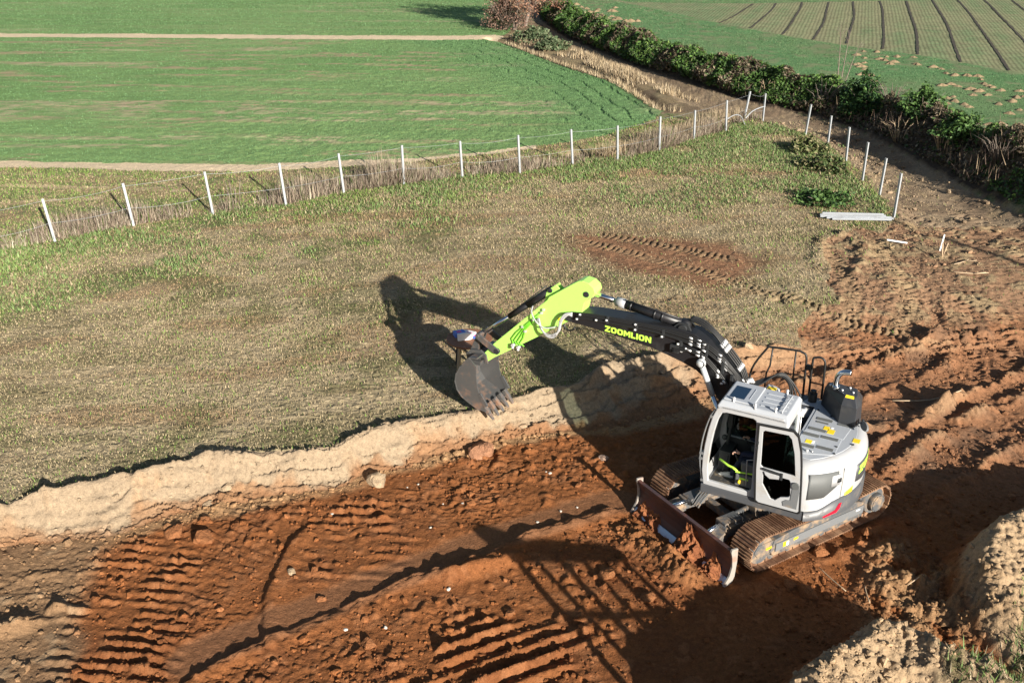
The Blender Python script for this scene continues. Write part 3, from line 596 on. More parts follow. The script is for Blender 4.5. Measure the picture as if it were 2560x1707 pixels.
# ---- dozer blade
bl = None
prof = [(2.03, .0), (1.965, .09), (1.925, .2), (1.91, .32), (1.925, .45), (1.965, .56), (1.985, .615)]
mb = MB(); back = [(x - .035, z + .004) for x, z in prof]
mb.prism(prof + back[::-1], -1.17, 1.17)
mb.box(1.93, 1.995, -1.17, 1.17, .612, .64)
bl = lw(mb, 'dozer_blade', M['bladepaint'], .004)
mb = MB()
ce = [(2.055, -.005), (1.985, .095), (1.972, .09), (2.035, -.01)]; mb.prism(ce, -1.17, 1.17); lw(mb, 'cutting_edge', M['edge'], 0, bl)
for s in (-1, 1):
    mb = MB(); y = 1.185 * s
    mb.prism([(1.86, .655), (1.99, .67), (2.0, .62), (1.965, .5), (1.945, .32), (1.985, .15), (2.09, .0), (2.07, -.02), (1.93, -.02), (1.87, .12), (1.85, .4)], y - .018, y + .018)
    lw(mb, 'end_plate', M['pale_end'], .004, bl)
    mb = MB(); mb.beam((.75, .42 * s, .36), (1.55, .5 * s, .42), .2, .2); mb.beam((1.5, .5 * s, .38), (1.845, .57 * s, .3), .2, .2)
    mb.box(1.1, 1.5, .42 * s - .12, .42 * s + .12, .42, .56)
    lw(mb, 'blade_arm', M['mudframe'], .015)
    mb = MB(); mb.cyl((.72, .3 * s, .5), (1.35, .38 * s, .5), .06, 14); mb.m = 1; mb.cyl((1.3, .375 * s, .5), (1.86, .45 * s, .46), .032, 12)
    lw(mb, 'blade_cylinder', [M['mudframe'], M['chrome']])
mb = MB(); mb.box(1.78, 1.9, -.75, .75, .2, .36); mb.box(1.0, 1.12, -.55, .55, .28, .42); lw(mb, 'cross_beam', M['mudframe'], .015)
mb = MB()
for q in range(4):
    y = -.28 + .05 * q; mb.tube(spline([(.6, y + .1, .62), (.95, y - .1, .72), (1.3, y - .05, .62), (1.5, y, .5)]), .016, 8)
lw(mb, 'hydraulic_hose', M['mudframe'])

# ---- upper structure: skirt, body, counterweight
def arc(r, a0, a1, n): return [(r * math.cos(R(a0 + (a1 - a0) * k / n)), r * math.sin(R(a0 + (a1 - a0) * k / n))) for k in range(n + 1)]
def shell(inset):
    r = 1.525 - inset; yl = 1.235 - inset
    a = math.degrees(math.asin(min(1, yl / r)))
    return arc(r, 180 - a, 180 + a, 28)
mb = MB()
sk = [(.84, .36), (.84, 1.24), (-.86, 1.255)] + arc(1.54, 125.4, 234.6, 24) + [(-.86, -1.255), (1.05, -1.24), (1.12, -1.1), (1.12, -.3), (.5, -.3), (.5, .36)]
mb.prism(sk, .83, .99, 'z'); skirt = up(mb, 'skirt', M['skirt'], .015)
def vring(off, z, x_front): 
    P = shell(off); return [(x_front, P[0][1], z)] + [(x, y, z) for x, y in P] + [(x_front, P[-1][1], z)]
mb = MB(); rings = [vring(.012, .985, -.47)] + [vring(o, z, -.47) for o, z in ((0, 1.02), (.0, 1.4), (.0, 1.58), (.012, 1.68), (.045, 1.76), (.1, 1.815), (.17, 1.842), (.2, 1.846))]
mb.loft(rings, [False] * 0 or True, True, True); body = up(mb, 'engine_body', M['white'])
# counterweight skirt: dark band rising round the tail
mb = MB(); A = [125, 129, 134, 138, 144, 151, 160, 172, 184, 196, 209, 222, 235]; H = [1.0, 1.0, 1.01, 1.05, 1.12, 1.15, 1.15, 1.15, 1.15, 1.15, 1.15, 1.12, 1.0]
rr = lambda r, z: [(r * math.cos(R(a)), r * math.sin(R(a)), z if isinstance(z, float) else z[k]) for k, a in enumerate(A)]
mb.loft([rr(1.555, .84), rr(1.552, H), rr(1.50, H), rr(1.50, .84)], True, False, False); up(mb, 'counterweight_skirt', M['skirt'], 0, None)
# tail: dark lettered panel, seams, grille, handle, stickers, reflector
def curved(poly, r, th=.006, n=1):
    """small flat shape (angle in degrees, z) laid on the round tail"""
    mb = MB(); k = len(poly)
    P = lambda a, z, q: (q * math.cos(R(a)), q * math.sin(R(a)), z)
    mb.add([P(a, z, r) for a, z in poly] + [P(a, z, r + th) for a, z in poly], [list(range(k)), list(range(2 * k - 1, k - 1, -1))] + [(i, k + i, k + (i + 1) % k, (i + 1) % k) for i in range(k)]); return mb
def strip_poly(top, bot): return top + bot[::-1]
ang = lambda a0, a1, n: [a0 + (a1 - a0) * k / n for k in range(n + 1)]
# lettered panel as quads across the arc
def band_mesh(a0, a1, zf0, zf1, r, th=.006, n=24):
    mb = MB(); V = []; Fs = []
    for k, a in enumerate(ang(a0, a1, n)):
        t = k / n
        for q in (r, r + th):
            for z in (zf0(t), zf1(t)): V.append((q * math.cos(R(a)), q * math.sin(R(a)), z))
    for k in range(n):
        b = 4 * k
        Fs += [(b, b + 1, b + 5, b + 4), (b + 2, b + 6, b + 7, b + 3), (b + 1, b + 3, b + 7, b + 5), (b, b + 4, b + 6, b + 2)]
    Fs += [(0, 2, 3, 1), (4 * n, 4 * n + 1, 4 * n + 3, 4 * n + 2)]
    return mb.add(V, Fs, True)
mb = band_mesh(164, 228, lambda t: 1.30 - .06 * min(1, t * 6) if t < .8 else 1.24, lambda t: 1.62, 1.524); panel = up(mb, 'name_panel', M['skirt'])
LET = {'Z': [[(0, 0), (1, 0), (1, .25), (.42, .25), (1, .78), (1, 1), (0, 1), (0, .75), (.56, .75), (0, .22)]],
       'M': [[(0, 0), (.24, 0), (.24, .55), (.5, .16), (.76, .55), (.76, 0), (1, 0), (1, 1), (.76, 1), (.5, .6), (.24, 1), (0, 1)]],
       'L': [[(0, 0), (1, 0), (1, .26), (.34, .26), (.34, 1), (0, 1)]], 'I': [[(0, 0), (1, 0), (1, 1), (0, 1)]],
       'N': [[(0, 0), (.27, 0), (.27, .6), (.73, 0), (1, 0), (1, 1), (.73, 1), (.73, .42), (.27, 1), (0, 1)]]}
se = lambda rx, ry, p, n=20: [(.5 + rx * math.copysign(abs(math.cos(2 * math.pi * k / n)) ** p, math.cos(2 * math.pi * k / n)), .5 + ry * math.copysign(abs(math.sin(2 * math.pi * k / n)) ** p, math.sin(2 * math.pi * k / n))) for k in range(n)]
LET['O'] = [se(.5, .5, .62), se(.21, .27, .7)]
WID = {'Z': 1., 'O': 1.1, 'M': 1.25, 'L': .85, 'I': .32, 'N': 1.1}
def word(mapper, th):
    """block letters Z-O-O-M-L-I-O-N; mapper(u, v, depth) places them, u 0..1 along, v 0..1 up"""
    txt = 'ZOOMLION'; gap = .14; tot = sum(WID[c] for c in txt) + gap * 7; x = 0; mb = MB()
    for c in txt:
        loops = [[((x + p[0] * WID[c]) / tot, p[1]) for p in l] for l in LET[c]]
        fl = [p for l in loops for p in l]; n = len(fl); tri = geometry.tessellate_polygon([[Vector((p[0] * 8, p[1], 0)) for p in l] for l in loops])
        fs = [tuple(t) for t in tri] + [tuple(n + i for i in t) for t in tri]; b = 0
        for l in loops:
            k = len(l); fs += [(b + i, n + b + i, n + b + (i + 1) % k, b + (i + 1) % k) for i in range(k)]; b += k
        mb.add([mapper(u, v, 0) for u, v in fl] + [mapper(u, v, th) for u, v in fl], fs); x += WID[c] + gap
    return mb
mb = word(lambda u, v, q: ((1.532 + q) * math.cos(R(167 + 56 * u)), (1.532 + q) * math.sin(R(167 + 56 * u)), 1.41 + .16 * v + .02 * u), .005); up(mb, 'lettering', M['limetext'], 0, panel)
mb = band_mesh(150, 150.5, lambda t: 1.1, lambda t: 1.70, 1.523, .0035, 2); up(mb, 'panel_seam', M['grille'])
mb = band_mesh(154, 162, lambda t: 1.08 + .05 * t, lambda t: 1.2 + .05 * t, 1.525, .006, 6); up(mb, 'warning_sticker', M['yellow'])
mb = curved([(147.5, .90), (138.5, .86), (137.5, .885), (146.5, .955), (149, 1.06), (151, 1.06), (150, .96)], 1.556, .006); up(mb, 'reflector', M['red'])
# side grille and door handle (on the flank behind the open door)
mb = band_mesh(125.8, 146, lambda t: 1.235 + .17 * max(0, t - .55) / .45, lambda t: 1.70 - .02 * t, 1.5235, .006, 14); gr_ = up(mb, 'side_grille', M['grille'])
mb = band_mesh(141, 147.5, lambda t: 1.42, lambda t: 1.62, 1.5275, .01, 4); up(mb, 'latch_panel', M['white'])
mb = band_mesh(145.2, 148.4, lambda t: 1.47, lambda t: 1.545, 1.5385, .006, 3); up(mb, 'door_handle', M['dark'])
# deck top with vents, bolts and stickers
mb = MB(); dk = [(-.47, 1.0)] + [(x, y) for x, y in shell(.205)] + [(-.47, -1.0)]; mb.prism(dk, 1.83, 1.853, 'z'); deck = up(mb, 'deck', M['roofpaint'], .004)
mb = MB(); mb.prism([(-.5, .98), (-1.13, .72), (-1.13, .17), (-.5, .17)], 1.853, 1.861, 'z'); mb.prism([(-.52, .155), (-1.15, .155), (-1.2, -.42), (-.93, -.5), (-.52, -.7)], 1.853, 1.861, 'z'); mb.prism([(-.50, -.72), (-.5, -1.0), (-.3, -1.0), (-.2, -.72)], 1.853, 1.861, 'z'); up(mb, 'hatch', M['roofpaint'], .004, deck)
for x0, x1, y0, y1 in ((-.86, -.6, -.39, -.3), (-.82, -.62, -.25, -.2), (-.84, -.56, 0, .09), (-.78, -.52, .22, .31), (-1.08, -.81, .19, .28), (-.79, -.57, .6, .69), (-1.08, -.82, .55, .64), (-1.2, -.96, -.34, -.28)):
    mb = MB(); mb.box(x0, x1, y0, y1, 1.861, 1.866)
    for q in range(5): mb.box(x0, x1, y0 + (y1 - y0) * (q + .3) / 5, y0 + (y1 - y0) * (q + .6) / 5, 1.866, 1.871)
    up(mb, 'vent', M['grille'], 0, deck)
mb = MB()
for x, y in ((-.5, .9), (-.55, -.65), (-.8, -.52), (-1.1, .45), (-1.12, .68), (-.8, .8), (-.56, -.92), (-1.32, -.55), (-1.32, .25)): mb.cyl((x, y, 1.858), (x, y, 1.87), .02, 10)
up(mb, 'bolt', M['dark'], 0, deck)
mb = MB()
for x0, x1, y0, y1 in ((-.87, -.78, -.14, -.02), (-.97, -.86, -.07, .08), (-.72, -.62, .44, .55)): mb.box(x0, x1, y0, y1, 1.861, 1.8655)
mb.box(-1.4, -1.29, .02, .15, 1.853, 1.858); up(mb, 'warning_sticker', M['yellow'], 0, deck)
mb = MB(); mb.box(-.93, -.89, -.15, -.1, 1.861, 1.866); mb.box(-.76, -.72, .44, .53, 1.861, 1.866); up(mb, 'info_sticker', M['whitesticker'], 0, deck)
mb = MB(); mb.cyl((-.72, .82, 1.86), (-.72, .82, 1.9), .022, 10); mb.cyl((-.8, .8, 1.86), (-.8, .8, 1.885), .016, 10); up(mb, 'lifting_lug', M['fitting'], 0, deck)
# exhaust housing with its bent pipe
b0 = [(-.53, -.9), (-.95, -.36), (-1.23, -.34), (-1.28, -.55), (-1.22, -.92), (-.62, -1.02)]; b1 = [(-.56, -.88), (-.955, -.37), (-1.215, -.35), (-1.25, -.55), (-1.2, -.88), (-.64, -.98)]
b2 = [(-.62, -.8), (-.975, -.46), (-1.15, -.45), (-1.16, -.57), (-1.1, -.8), (-.7, -.86)]
mb = MB(); mb.loft([[(x, y, z) for x, y in P] for P, z in ((b0, 1.85), (b1, 2.2), (b2, 2.35))]); hood = up(mb, 'exhaust_housing', M['skirt2'] if 'skirt2' in M else M['dark'], .012)
mb = MB(); mb.tube(spline([(-.78, -.66, 2.33), (-.77, -.66, 2.46), (-.79, -.66, 2.58), (-.86, -.66, 2.66), (-.99, -.66, 2.68)], 7), .048, 16); mb.cyl((-.78, -.66, 2.345), (-.78, -.66, 2.40), .075, 16, .055); up(mb, 'exhaust_pipe', M['chrome'], 0, hood)
mb = MB()
for x, y in ((-.9, -.6), (-1.0, -.75), (-1.08, -.6), (-.68, -.7)): mb.cyl((x, y, 2.345), (x, y, 2.375), .018, 8)
up(mb, 'bolt', M['fitting'], 0, hood)
mb = MB(); mb.add([(-.985, -.44, 2.32), (-1.13, -.435, 2.32), (-1.12, -.465, 2.358), (-.99, -.468, 2.358)], [(0, 1, 2, 3)]); mb.add([(-.985, -.437, 2.324), (-1.13, -.432, 2.324), (-1.12, -.462, 2.362), (-.99, -.465, 2.362)], [(0, 1, 2, 3), ]); up(mb, 'warning_sticker', M['yellow'], 0, hood)
# rear-view mirror on the tail
mb = MB(); mb.tube(spline([(-1.24, -.4, 1.86), (-1.28, -.36, 1.95), (-1.34, -.3, 1.97)]), .014, 8); mb.m = 1
T = Matrix.Translation((-1.38, -.24, 1.98)) @ Matrix.Rotation(R(28), 4, 'Z') @ Matrix.Rotation(R(62), 4, 'Y'); mb2 = [(T @ Vector((.06 * math.cos(a), .15 * math.sin(a), q))) for q in (-.025, .01) for a in [k * math.pi / 9 for k in range(18)]]
mb.loft([mb2[:18], mb2[18:]], False); mr = up(mb, 'mirror', [M['skirt'], M['grey']])
mb = MB(); mb.cyl((-1.33, -.42, 1.86), (-1.33, -.42, 2.0), .022, 10); up(mb, 'rear_camera', M['dark'])
# right-hand platform boxes, hydraulic caps
mb = MB(); mb.box(-.2, 1.06, -1.22, -.5, .98, 1.62); mb.prism([(-.47, -1.2), (-.47, -.4), (-.1, -.45), (-.1, -1.2)], .98, 1.82, 'z'); tank = up(mb, 'side_tank', M['skirt'], .03)
mb = MB(); mb.prism([(.2, 1.62), (.24, 1.86), (.46, 1.9), (.56, 1.62)], -1.14, -.86); up(mb, 'tool_box', M['roofpaint'], .02)
mb = MB(); mb.box(.27, .42, -1.0, -.9, 1.885, 1.902, Matrix.Translation((0, 0, .012))); up(mb, 'warning_sticker', M['yellow'])
mb = MB(); mb.cyl((-.38, -.92, 1.82), (-.38, -.92, 2.02), .075, 18); mb.cyl((-.38, -.92, 2.02), (-.38, -.92, 2.08), .05, 14); up(mb, 'filter', M['dark'], .006)
# hand rails on the right flank
mb = MB(); y = -1.15
mb.tube(spline([(.82, y, 1.6), (.8, y, 2.1), (.57, y, 2.57), (.5, y, 2.61), (.05, y, 2.65), (-.04, y, 2.64), (-.13, y, 2.57), (-.15, y, 2.2), (-.17, y, 1.65)], 5), .02, 10)
mb.tube([(.47, y, 2.61), (.48, y, 2.25), (.53, y, 2.08), (.53, y, 1.62)], .016, 8); mb.tube([(.06, y, 2.64), (.05, y, 2.1), (.04, y, 1.62)], .016, 8); up(mb, 'handrail', M['rubber'])
mb = MB(); mb.tube(spline([(-.27, y, 1.8), (-.26, y, 2.0), (-.25, y, 2.52), (-.29, y, 2.59), (-.38, y, 2.61), (-.45, y, 2.56), (-.47, y, 2.4), (-.49, y, 1.82)], 5), .02, 10); mb.tube([(-.27, y, 2.1), (-.48, y, 2.1)], .014, 8); up(mb, 'handrail', M['rubber'])
mb = MB(); mb.box(-.24, -.16, y - .03, y + .03, 2.33, 2.43); up(mb, 'work_lamp', M['dark'], .008)
# ---- boom and its cylinders, hoses
bp = [(.22, 1.32), (.45, 1.38), (.8, 1.75), (1.05, 2.15), (1.2, 2.35), (1.43, 2.51), (1.69, 2.60), (1.96, 2.67), (2.27, 2.74), (2.83, 2.80), (3.41, 2.86), (3.82, 2.88), (3.98, 2.94), (3.98, 3.02), (3.85, 3.08),
      (3.41, 3.14), (2.6, 3.18), (1.75, 3.2), (1.5, 3.17), (1.27, 3.06), (.98, 2.82), (.68, 2.45), (.42, 2.0), (.12, 1.58), (.1, 1.4)]
mb = MB(); mb.prism(bp, -.19, .19); boom = up(mb, 'boom', M['boom'], .012)
mb = MB(); mb.cyl((1.74, -.16, 3.2), (1.74, .16, 3.2), .075, 16)
for s in (-1, 1): mb.prism([(1.58, 3.16), (1.66, 3.3), (1.82, 3.3), (1.95, 3.16)], .1 * s - .02, .1 * s + .02)
mb.cyl((1.3, -.36, 2.72), (1.3, .36, 2.72), .065, 16); up(mb, 'pivot_pin', M['dark'], .004, boom)
mb = word(lambda u, v, q: (3.16 - .885 * u, .192 + q, 2.862 - .035 * u + .112 * v), .004); up(mb, 'lettering', M['limetext'], 0, boom)
for s in (1, -1):
    y = .30 * s; a = Vector((1.31, y, 2.72)); b = Vector((.72, y, 1.42)); m_ = a.lerp(b, .42); mb = MB(); mb.m = 0; mb.cyl(a, m_, .062 if s < 0 else .05, 16); mb.blob(a, .085, 12); mb.m = 1; mb.cyl(m_, b, .04, 14)
    c = up(mb, 'boom_cylinder', [M['whitetube'] if 'whitetube' in M else M['fitting'], M['chrome']])
mb = MB(); A_ = Vector((1.74, 0, 3.23)); B_ = Vector((3.55, 0, 3.46)); g1 = A_.lerp(B_, .62); g2 = A_.lerp(B_, .72)
mb.cyl(A_, g1, .082, 18); mb.blob(A_, .11, 12); mb.m = 1; mb.cyl(g1, g2, .086, 18); mb.m = 2; mb.cyl(g2, B_, .045, 14); mb.m = 0
for t in (.22, .3, .55): mb.cyl(A_.lerp(B_, t), A_.lerp(B_, t + .02), .092, 18)
mb.tube([A_ + Vector((.1, .05, .11)), g1 + Vector((0, .05, .1))], .014, 8); up(mb, 'arm_cylinder', [M['boom'], M['zinc'], M['chrome']])
# hoses along the boom
for k in range(9):
    mb = MB(); mb.m = 0; o = k * .027; yy = .21 + .012 * (k % 3); z = 3.17 - o * .75
    if k < 6:
        P = [(.02 - .02 * k, -.25 - .03 * k, 1.95), (.28, -.30 + .03 * k, 2.2 + .01 * k), (.52 + .02 * k, .02 + .03 * k, 2.32 - .02 * k), (.72, .17, 2.62 - o), (.95 + o * .15, yy, 2.86 - o * .9), (1.25 + o * .2, yy, 3.05 - o * .95), (1.6, yy, 3.14 - o), (2.2, yy, z), (2.8, yy, z - .01), (3.4, yy, z - .03), (3.72, .23, 3.1 - .02 * k)]
    else:
        q = k - 6; P = [(1.86, .26 + .02 * q, 2.86 - .03 * q), (1.6, .25, 2.92 - .03 * q), (1.35, .24, 2.88 - .035 * q), (1.1, .24, 2.7 - .04 * q), (.85, .23, 2.42 - .04 * q), (.6, .21, 2.1)]
    mb.tube(spline(P, 5), .0155, 8); mb.m = 1
    for t in (.9, 1.3, 1.55) if k % 2 else (1.02, 1.4, .62):
        for a, b in zip(P, P[1:]):
            if min(a[0], b[0]) <= t <= max(a[0], b[0]):
                u = (t - a[0]) / (b[0] - a[0]); c = Vector(a).lerp(Vector(b), u); dr = (Vector(b) - Vector(a)).normalized(); mb.cyl(c - dr * .035, c + dr * .035, .022, 8); break
    up(mb, 'hydraulic_hose', [M['rubber'], M['fitting']], 0, boom)
for k in range(4):                                                     # loops over the top of the bend and into the body
    mb = MB(); y = -.16 + .07 * k
    mb.tube(spline([(-.06 - .05 * k, -.5 - .12 * k, 1.9), (0, -.72 - .06 * k, 2.15), (.2, -.8, 2.26 + .02 * k), (.42, -.62 + .08 * k, 2.24), (.56, -.2 + .06 * k, 2.32), (.7, y, 2.62), (.95, y, 2.9), (1.2, y, 3.12 + .02 * k), (1.45, y, 3.3), (1.66, y * .7, 3.36)], 5), .017, 8); mb.m = 1
    for c in ((.98, y, 2.93), (.72, y, 2.64), (1.05, y, 3.0)): mb.cyl(Vector(c) - Vector((.03, 0, .03)), Vector(c) + Vector((.03, 0, .03)), .024, 8)
    up(mb, 'hydraulic_hose', [M['rubber'], M['fitting']], 0, boom)
mb = MB()
for x, z, n in ((2.55, 3.1, 0), (2.05, 3.08, 0), (3.1, 3.1, 0), (1.72, 2.96, 1), (1.25, 2.98, 0), (.95, 2.72, 0), (.78, 2.52, 0)): mb.box(x - .025, x + .025, .19, .25, z - (.07 if x > 2 else .14), z + .07)
mb.box(1.74, 1.9, .19, .27, 2.78, 2.92); up(mb, 'hose_clamp', M['dark'], .006, boom)
mb = MB()
for x, z in ((2.55, 3.14), (2.55, 3.04), (2.05, 3.02), (1.75, 2.95), (1.8, 2.8), (1.68, 2.83), (1.6, 2.9), (1.0, 2.5), (.92, 2.4), (3.1, 3.1), (3.3, 3.06), (3.68, 3.0), (3.62, 3.1), (.6, 2.3), (.55, 2.24), (.62, 2.22)): mb.cyl((x, .245, z), (x + .03, .27, z + .01), .02, 8)
for k in range(9): mb.cyl((.5 + .02 * k, -.2 + .04 * k, 2.32 + .02 * (k % 3)), (.56 + .02 * k, -.2 + .04 * k, 2.4), .026, 8)
up(mb, 'fitting', M['fitting'], 0, boom)
# ---- arm
ap = [(5.78, 1.60), (5.79, 1.70), (5.72, 1.80), (5.5, 2.06), (4.56, 3.0), (4.36, 3.2), (4.32, 3.27), (3.83, 3.63), (3.74, 3.69), (3.66, 3.71), (3.53, 3.69), (3.43, 3.62), (3.4, 3.53), (3.44, 3.44), (3.53, 3.39), (3.6, 3.3), (3.63, 3.16), (3.66, 3.02), (3.76, 2.92), (3.93, 2.86), (4.28, 2.60), (4.48, 2.46), (5.5, 1.75), (5.68, 1.60)]
mb = MB(); mb.prism(ap, -.15, .15); arm = up(mb, 'arm', M['lime'], .012)
mb = MB()
for s in (-1, 1): mb.prism([(4.28, 3.25), (4.12, 3.42), (4.22, 3.5), (4.4, 3.36), (4.46, 3.1)], .06 * s - .015, .06 * s + .015)
up(mb, 'cylinder_bracket', M['lime'], .005, arm)
mb = MB(); mb.cyl((3.57, -.165, 3.47), (3.57, .165, 3.47), .055, 16); mb.cyl((3.88, -.2, 2.98), (3.88, .2, 2.98), .085, 20); mb.cyl((5.42, -.21, 1.92), (5.42, .21, 1.92), .06, 16); mb.cyl((5.73, -.19, 1.66), (5.73, .19, 1.66), .055, 16); mb.cyl((4.33, -.1, 3.37), (4.33, .1, 3.37), .045, 14); up(mb, 'pivot_pin', M['dark'], .004, arm)
mb = MB(); P = lambda k: [(4.44 + .02 * k, .165, 2.97 - .03 * k), (4.8, .165, 2.61 - .03 * k), (5.0 - .05 * k, .165, 2.41 - .03 * k), (5.1 - .06 * k, .165, 2.26 - .02 * k), (5.06 - .08 * k, .17, 2.16)]
for k in range(4): mb.tube(P(k), .012, 6)
up(mb, 'steel_pipe', M['limedark'] if 'limedark' in M else M['lime'], 0, arm)
mb = MB()
for x, z in ((5.05, 2.14), (4.93, 2.12)): mb.cyl((x, .15, z), (x, .22, z), .035, 10); mb.blob((x, .21, z - .04), .03, 8)
for x, z in ((4.42, 3.0), (4.46, 2.93), (4.64, 2.75), (4.86, 2.56), (4.8, 2.48)): mb.box(x - .02, x + .02, .15, .19, z - .02, z + .02)
up(mb, 'fitting', M['fitting'], 0, arm)
mb = MB(); mb.box(4.0, 4.12, .151, .155, 2.85, 2.9, None); up(mb, 'warning_sticker', M['yellow'], 0, arm)
for k in range(3):
    mb = MB(); o = .028 * k; mb.tube(spline([(4.5 + o * .6, .2, 2.83 - o * .4), (4.4, .27, 2.66 - o * .3), (4.26, .3, 2.55 + o * .6), (4.12, .3, 2.57 + o), (4.04 - o * .3, .29, 2.72), (4.02 - o * .5, .27, 2.9), (3.94 - o, .25, 3.04), (3.8, .23, 3.09 - o)], 6), .018, 8); up(mb, 'hydraulic_hose', M['hose2'] if 'hose2' in M else M['fitting'], 0, arm)
mb = MB(); mb.tube(spline([(4.7, .06, 2.98), (4.66, .18, 2.9), (4.52, .27, 2.78), (4.36, .28, 2.70), (4.2, .26, 2.72), (4.1, .22, 2.76)], 6), .014, 8); up(mb, 'hydraulic_hose', M['fitting'], 0, arm)
mb = MB(); a = [(4.02 + .13 * math.cos(t), -.12, 2.72 + .16 * math.sin(t)) for t in [math.pi * (1.15 + .85 * k / 10) for k in range(11)]]; mb.tube(a, .02, 8); up(mb, 'hydraulic_hose', M['rubber'], 0, arm)
# bucket cylinder and linkage
mb = MB(); A_ = Vector((4.33, 0, 3.37)); B_ = Vector((5.84, 0, 2.14)); g1 = A_.lerp(B_, .60); g0 = A_.lerp(B_, .06)
mb.cyl(A_, A_.lerp(B_, .33), .072, 16); mb.cyl(A_.lerp(B_, .3), g1, .058, 16); mb.m = 1; mb.cyl(g1, B_, .036, 14); mb.m = 0; mb.blob(B_, .065, 10)
mb.tube([A_ + Vector((.1, .05, .06)), g1 + Vector((0, .05, .05))], .012, 6); up(mb, 'bucket_cylinder', [M['boom'], M['chrome']])
mb = MB()
for s in (-1, 1): mb.beam((5.42, .19 * s, 1.92), (5.84, .19 * s, 2.15), .1, .035, (0, 1, 0)) if False else mb.prism([(5.38, 1.87), (5.46, 1.86), (5.88, 2.1), (5.88, 2.2), (5.8, 2.2), (5.37, 1.97)], .19 * s - .018, .19 * s + .018)
mb.prism([(5.78, 2.16), (5.9, 2.18), (6.1, 1.72), (6.02, 1.64), (5.94, 1.72)], -.1, .1); mb.cyl((5.84, -.22, 2.15), (5.84, .22, 2.15), .045, 14); mb.cyl((6.03, -.2, 1.7), (6.03, .2, 1.7), .05, 14); up(mb, 'linkage', M['steel'], .008)
# ---- bucket
W_ = .435; bk = [(5.72, 1.80), (5.9, 1.78), (6.02, 1.66), (6.08, 1.55), (6.18, 1.38), (6.22, 1.2), (6.18, 1.02), (6.07, .88), (5.86, .77), (5.66, .68), (5.52, .665)]; ft = [(5.54, .75), (5.66, .99), (5.72, 1.17), (5.745, 1.41), (5.74, 1.62)]
mb = MB()
for s in (-1, 1): mb.prism(bk[1:] + ft, W_ * s - .012, W_ * s + .012)
inner = []
for i, (x, z) in enumerate(bk):
    a = bk[max(0, i - 1)]; b = bk[min(len(bk) - 1, i + 1)]; dx, dz = b[0] - a[0], b[1] - a[1]; l = math.hypot(dx, dz); inner.append((x - -dz / l * -.026 if False else x + dz / l * .026, z - dx / l * .026))
n = len(bk); 
for i in range(n - 1): mb.add([(p[0], y, p[1]) for y in (-W_, W_) for p in (bk[i], bk[i + 1], inner[i + 1], inner[i])], [(0, 1, 2, 3), (7, 6, 5, 4), (0, 4, 5, 1), (1, 5, 6, 2), (2, 6, 7, 3), (3, 7, 4, 0)])
bucket = up(mb, 'bucket', M['steel'])
mb = MB()
for s in (-1, 1): mb.prism([(5.62, 1.6), (5.66, 1.78), (5.78, 1.86), (6.02, 1.82), (6.12, 1.72), (6.1, 1.58), (5.95, 1.56)], .17 * s - .02, .17 * s + .02)
mb.box(5.72, 6.04, -.3, .3, 1.58, 1.66); up(mb, 'bucket_ear', M['steel'], .008, bucket)
mb = MB()
for s in (-1, 1):
    for i in range(3, 9):
        a, b = bk[i], bk[i + 1]; mb.prism([a, b, (b[0] + .02, b[1] - .02), (a[0] + .03, a[1] - .01)], W_ * s - .05 if s > 0 else -W_ - .02, W_ + .02 if s > 0 else -W_ + .05)
up(mb, 'wear_strip', M['steel'], .004, bucket)
for k in range(5):
    y = -.39 + .195 * k; mb = MB()
    T = Matrix.Translation((5.53, y, .69)) @ Matrix.Rotation(R(-137), 4, 'Y')
    rings = [[Vector((q, sx * wd, sz * hh)) for sx, sz in ((-1, -1), (1, -1), (1, 1), (-1, 1))] for q, wd, hh in ((-.1, .04, .04), (.04, .042, .04), (.12, .034, .026), (.235, .03, .006))]
    mb.loft([[Matrix.Translation((5.53, y, .69)) @ Matrix.Rotation(R(132), 4, 'Y') @ p for p in r] for r in rings]); up(mb, 'tooth', M['tooth'], .003, bucket)
for s in (-1, 1):
    mb = MB(); mb.prism([(5.56, .76), (5.7, 1.02), (5.64, 1.06), (5.48, .82)], W_ * s - .02, W_ * s + .02); up(mb, 'side_cutter', M['steel'], .003, bucket)
# ---- cab
outl = [(.80, .99), (.845, 1.25), (.85, 1.5), (.835, 1.75), (.80, 2.05), (.75, 2.3), (.69, 2.46), (.6, 2.53), (-.38, 2.55), (-.445, 2.48), (-.46, 2.2), (-.47, .99)]
hole = [(.72, 1.08), (.745, 1.3), (.745, 1.5), (.73, 1.75), (.70, 2.02), (.655, 2.26), (.60, 2.40), (.52, 2.425), (.10, 2.435), (.05, 2.41), (.035, 2.34), (-.005, 1.18), (.0, 1.12), (.05, 1.08)]
mb = MB(); mb.plate([outl, hole], 1.17, 1.235); h2 = [(x, z) for x, z in hole]; mb.plate([outl, [(.72, 1.55), (.735, 1.75), (.70, 2.02), (.655, 2.26), (.60, 2.40), (-.3, 2.42), (-.38, 2.36), (-.38, 1.55)]], .36, .42)
mb.box(-.46, .80, .42, 1.17, .99, 1.05)                                  # floor
mb.prism([(-.47, 1.05), (-.42, 1.05), (-.42, 1.72), (-.465, 1.72)], .42, 1.17)                             # rear wall below its window
for y in (.42, 1.11): mb.prism([(-.467, 1.72), (-.42, 1.72), (-.40, 2.5), (-.45, 2.5)], y, y + .06)
mb.prism([(-.455, 2.36), (-.40, 2.36), (-.40, 2.53), (-.445, 2.5)], .48, 1.11)
mb.prism([(.80, 1.05), (.76, 1.05), (.785, 1.3), (.83, 1.3)], .42, 1.17); mb.prism([(.75, 2.31), (.70, 2.3), (.62, 2.5), (.69, 2.46)], .42, 1.17)
cab = up(mb, 'cab', M['white'], .014)
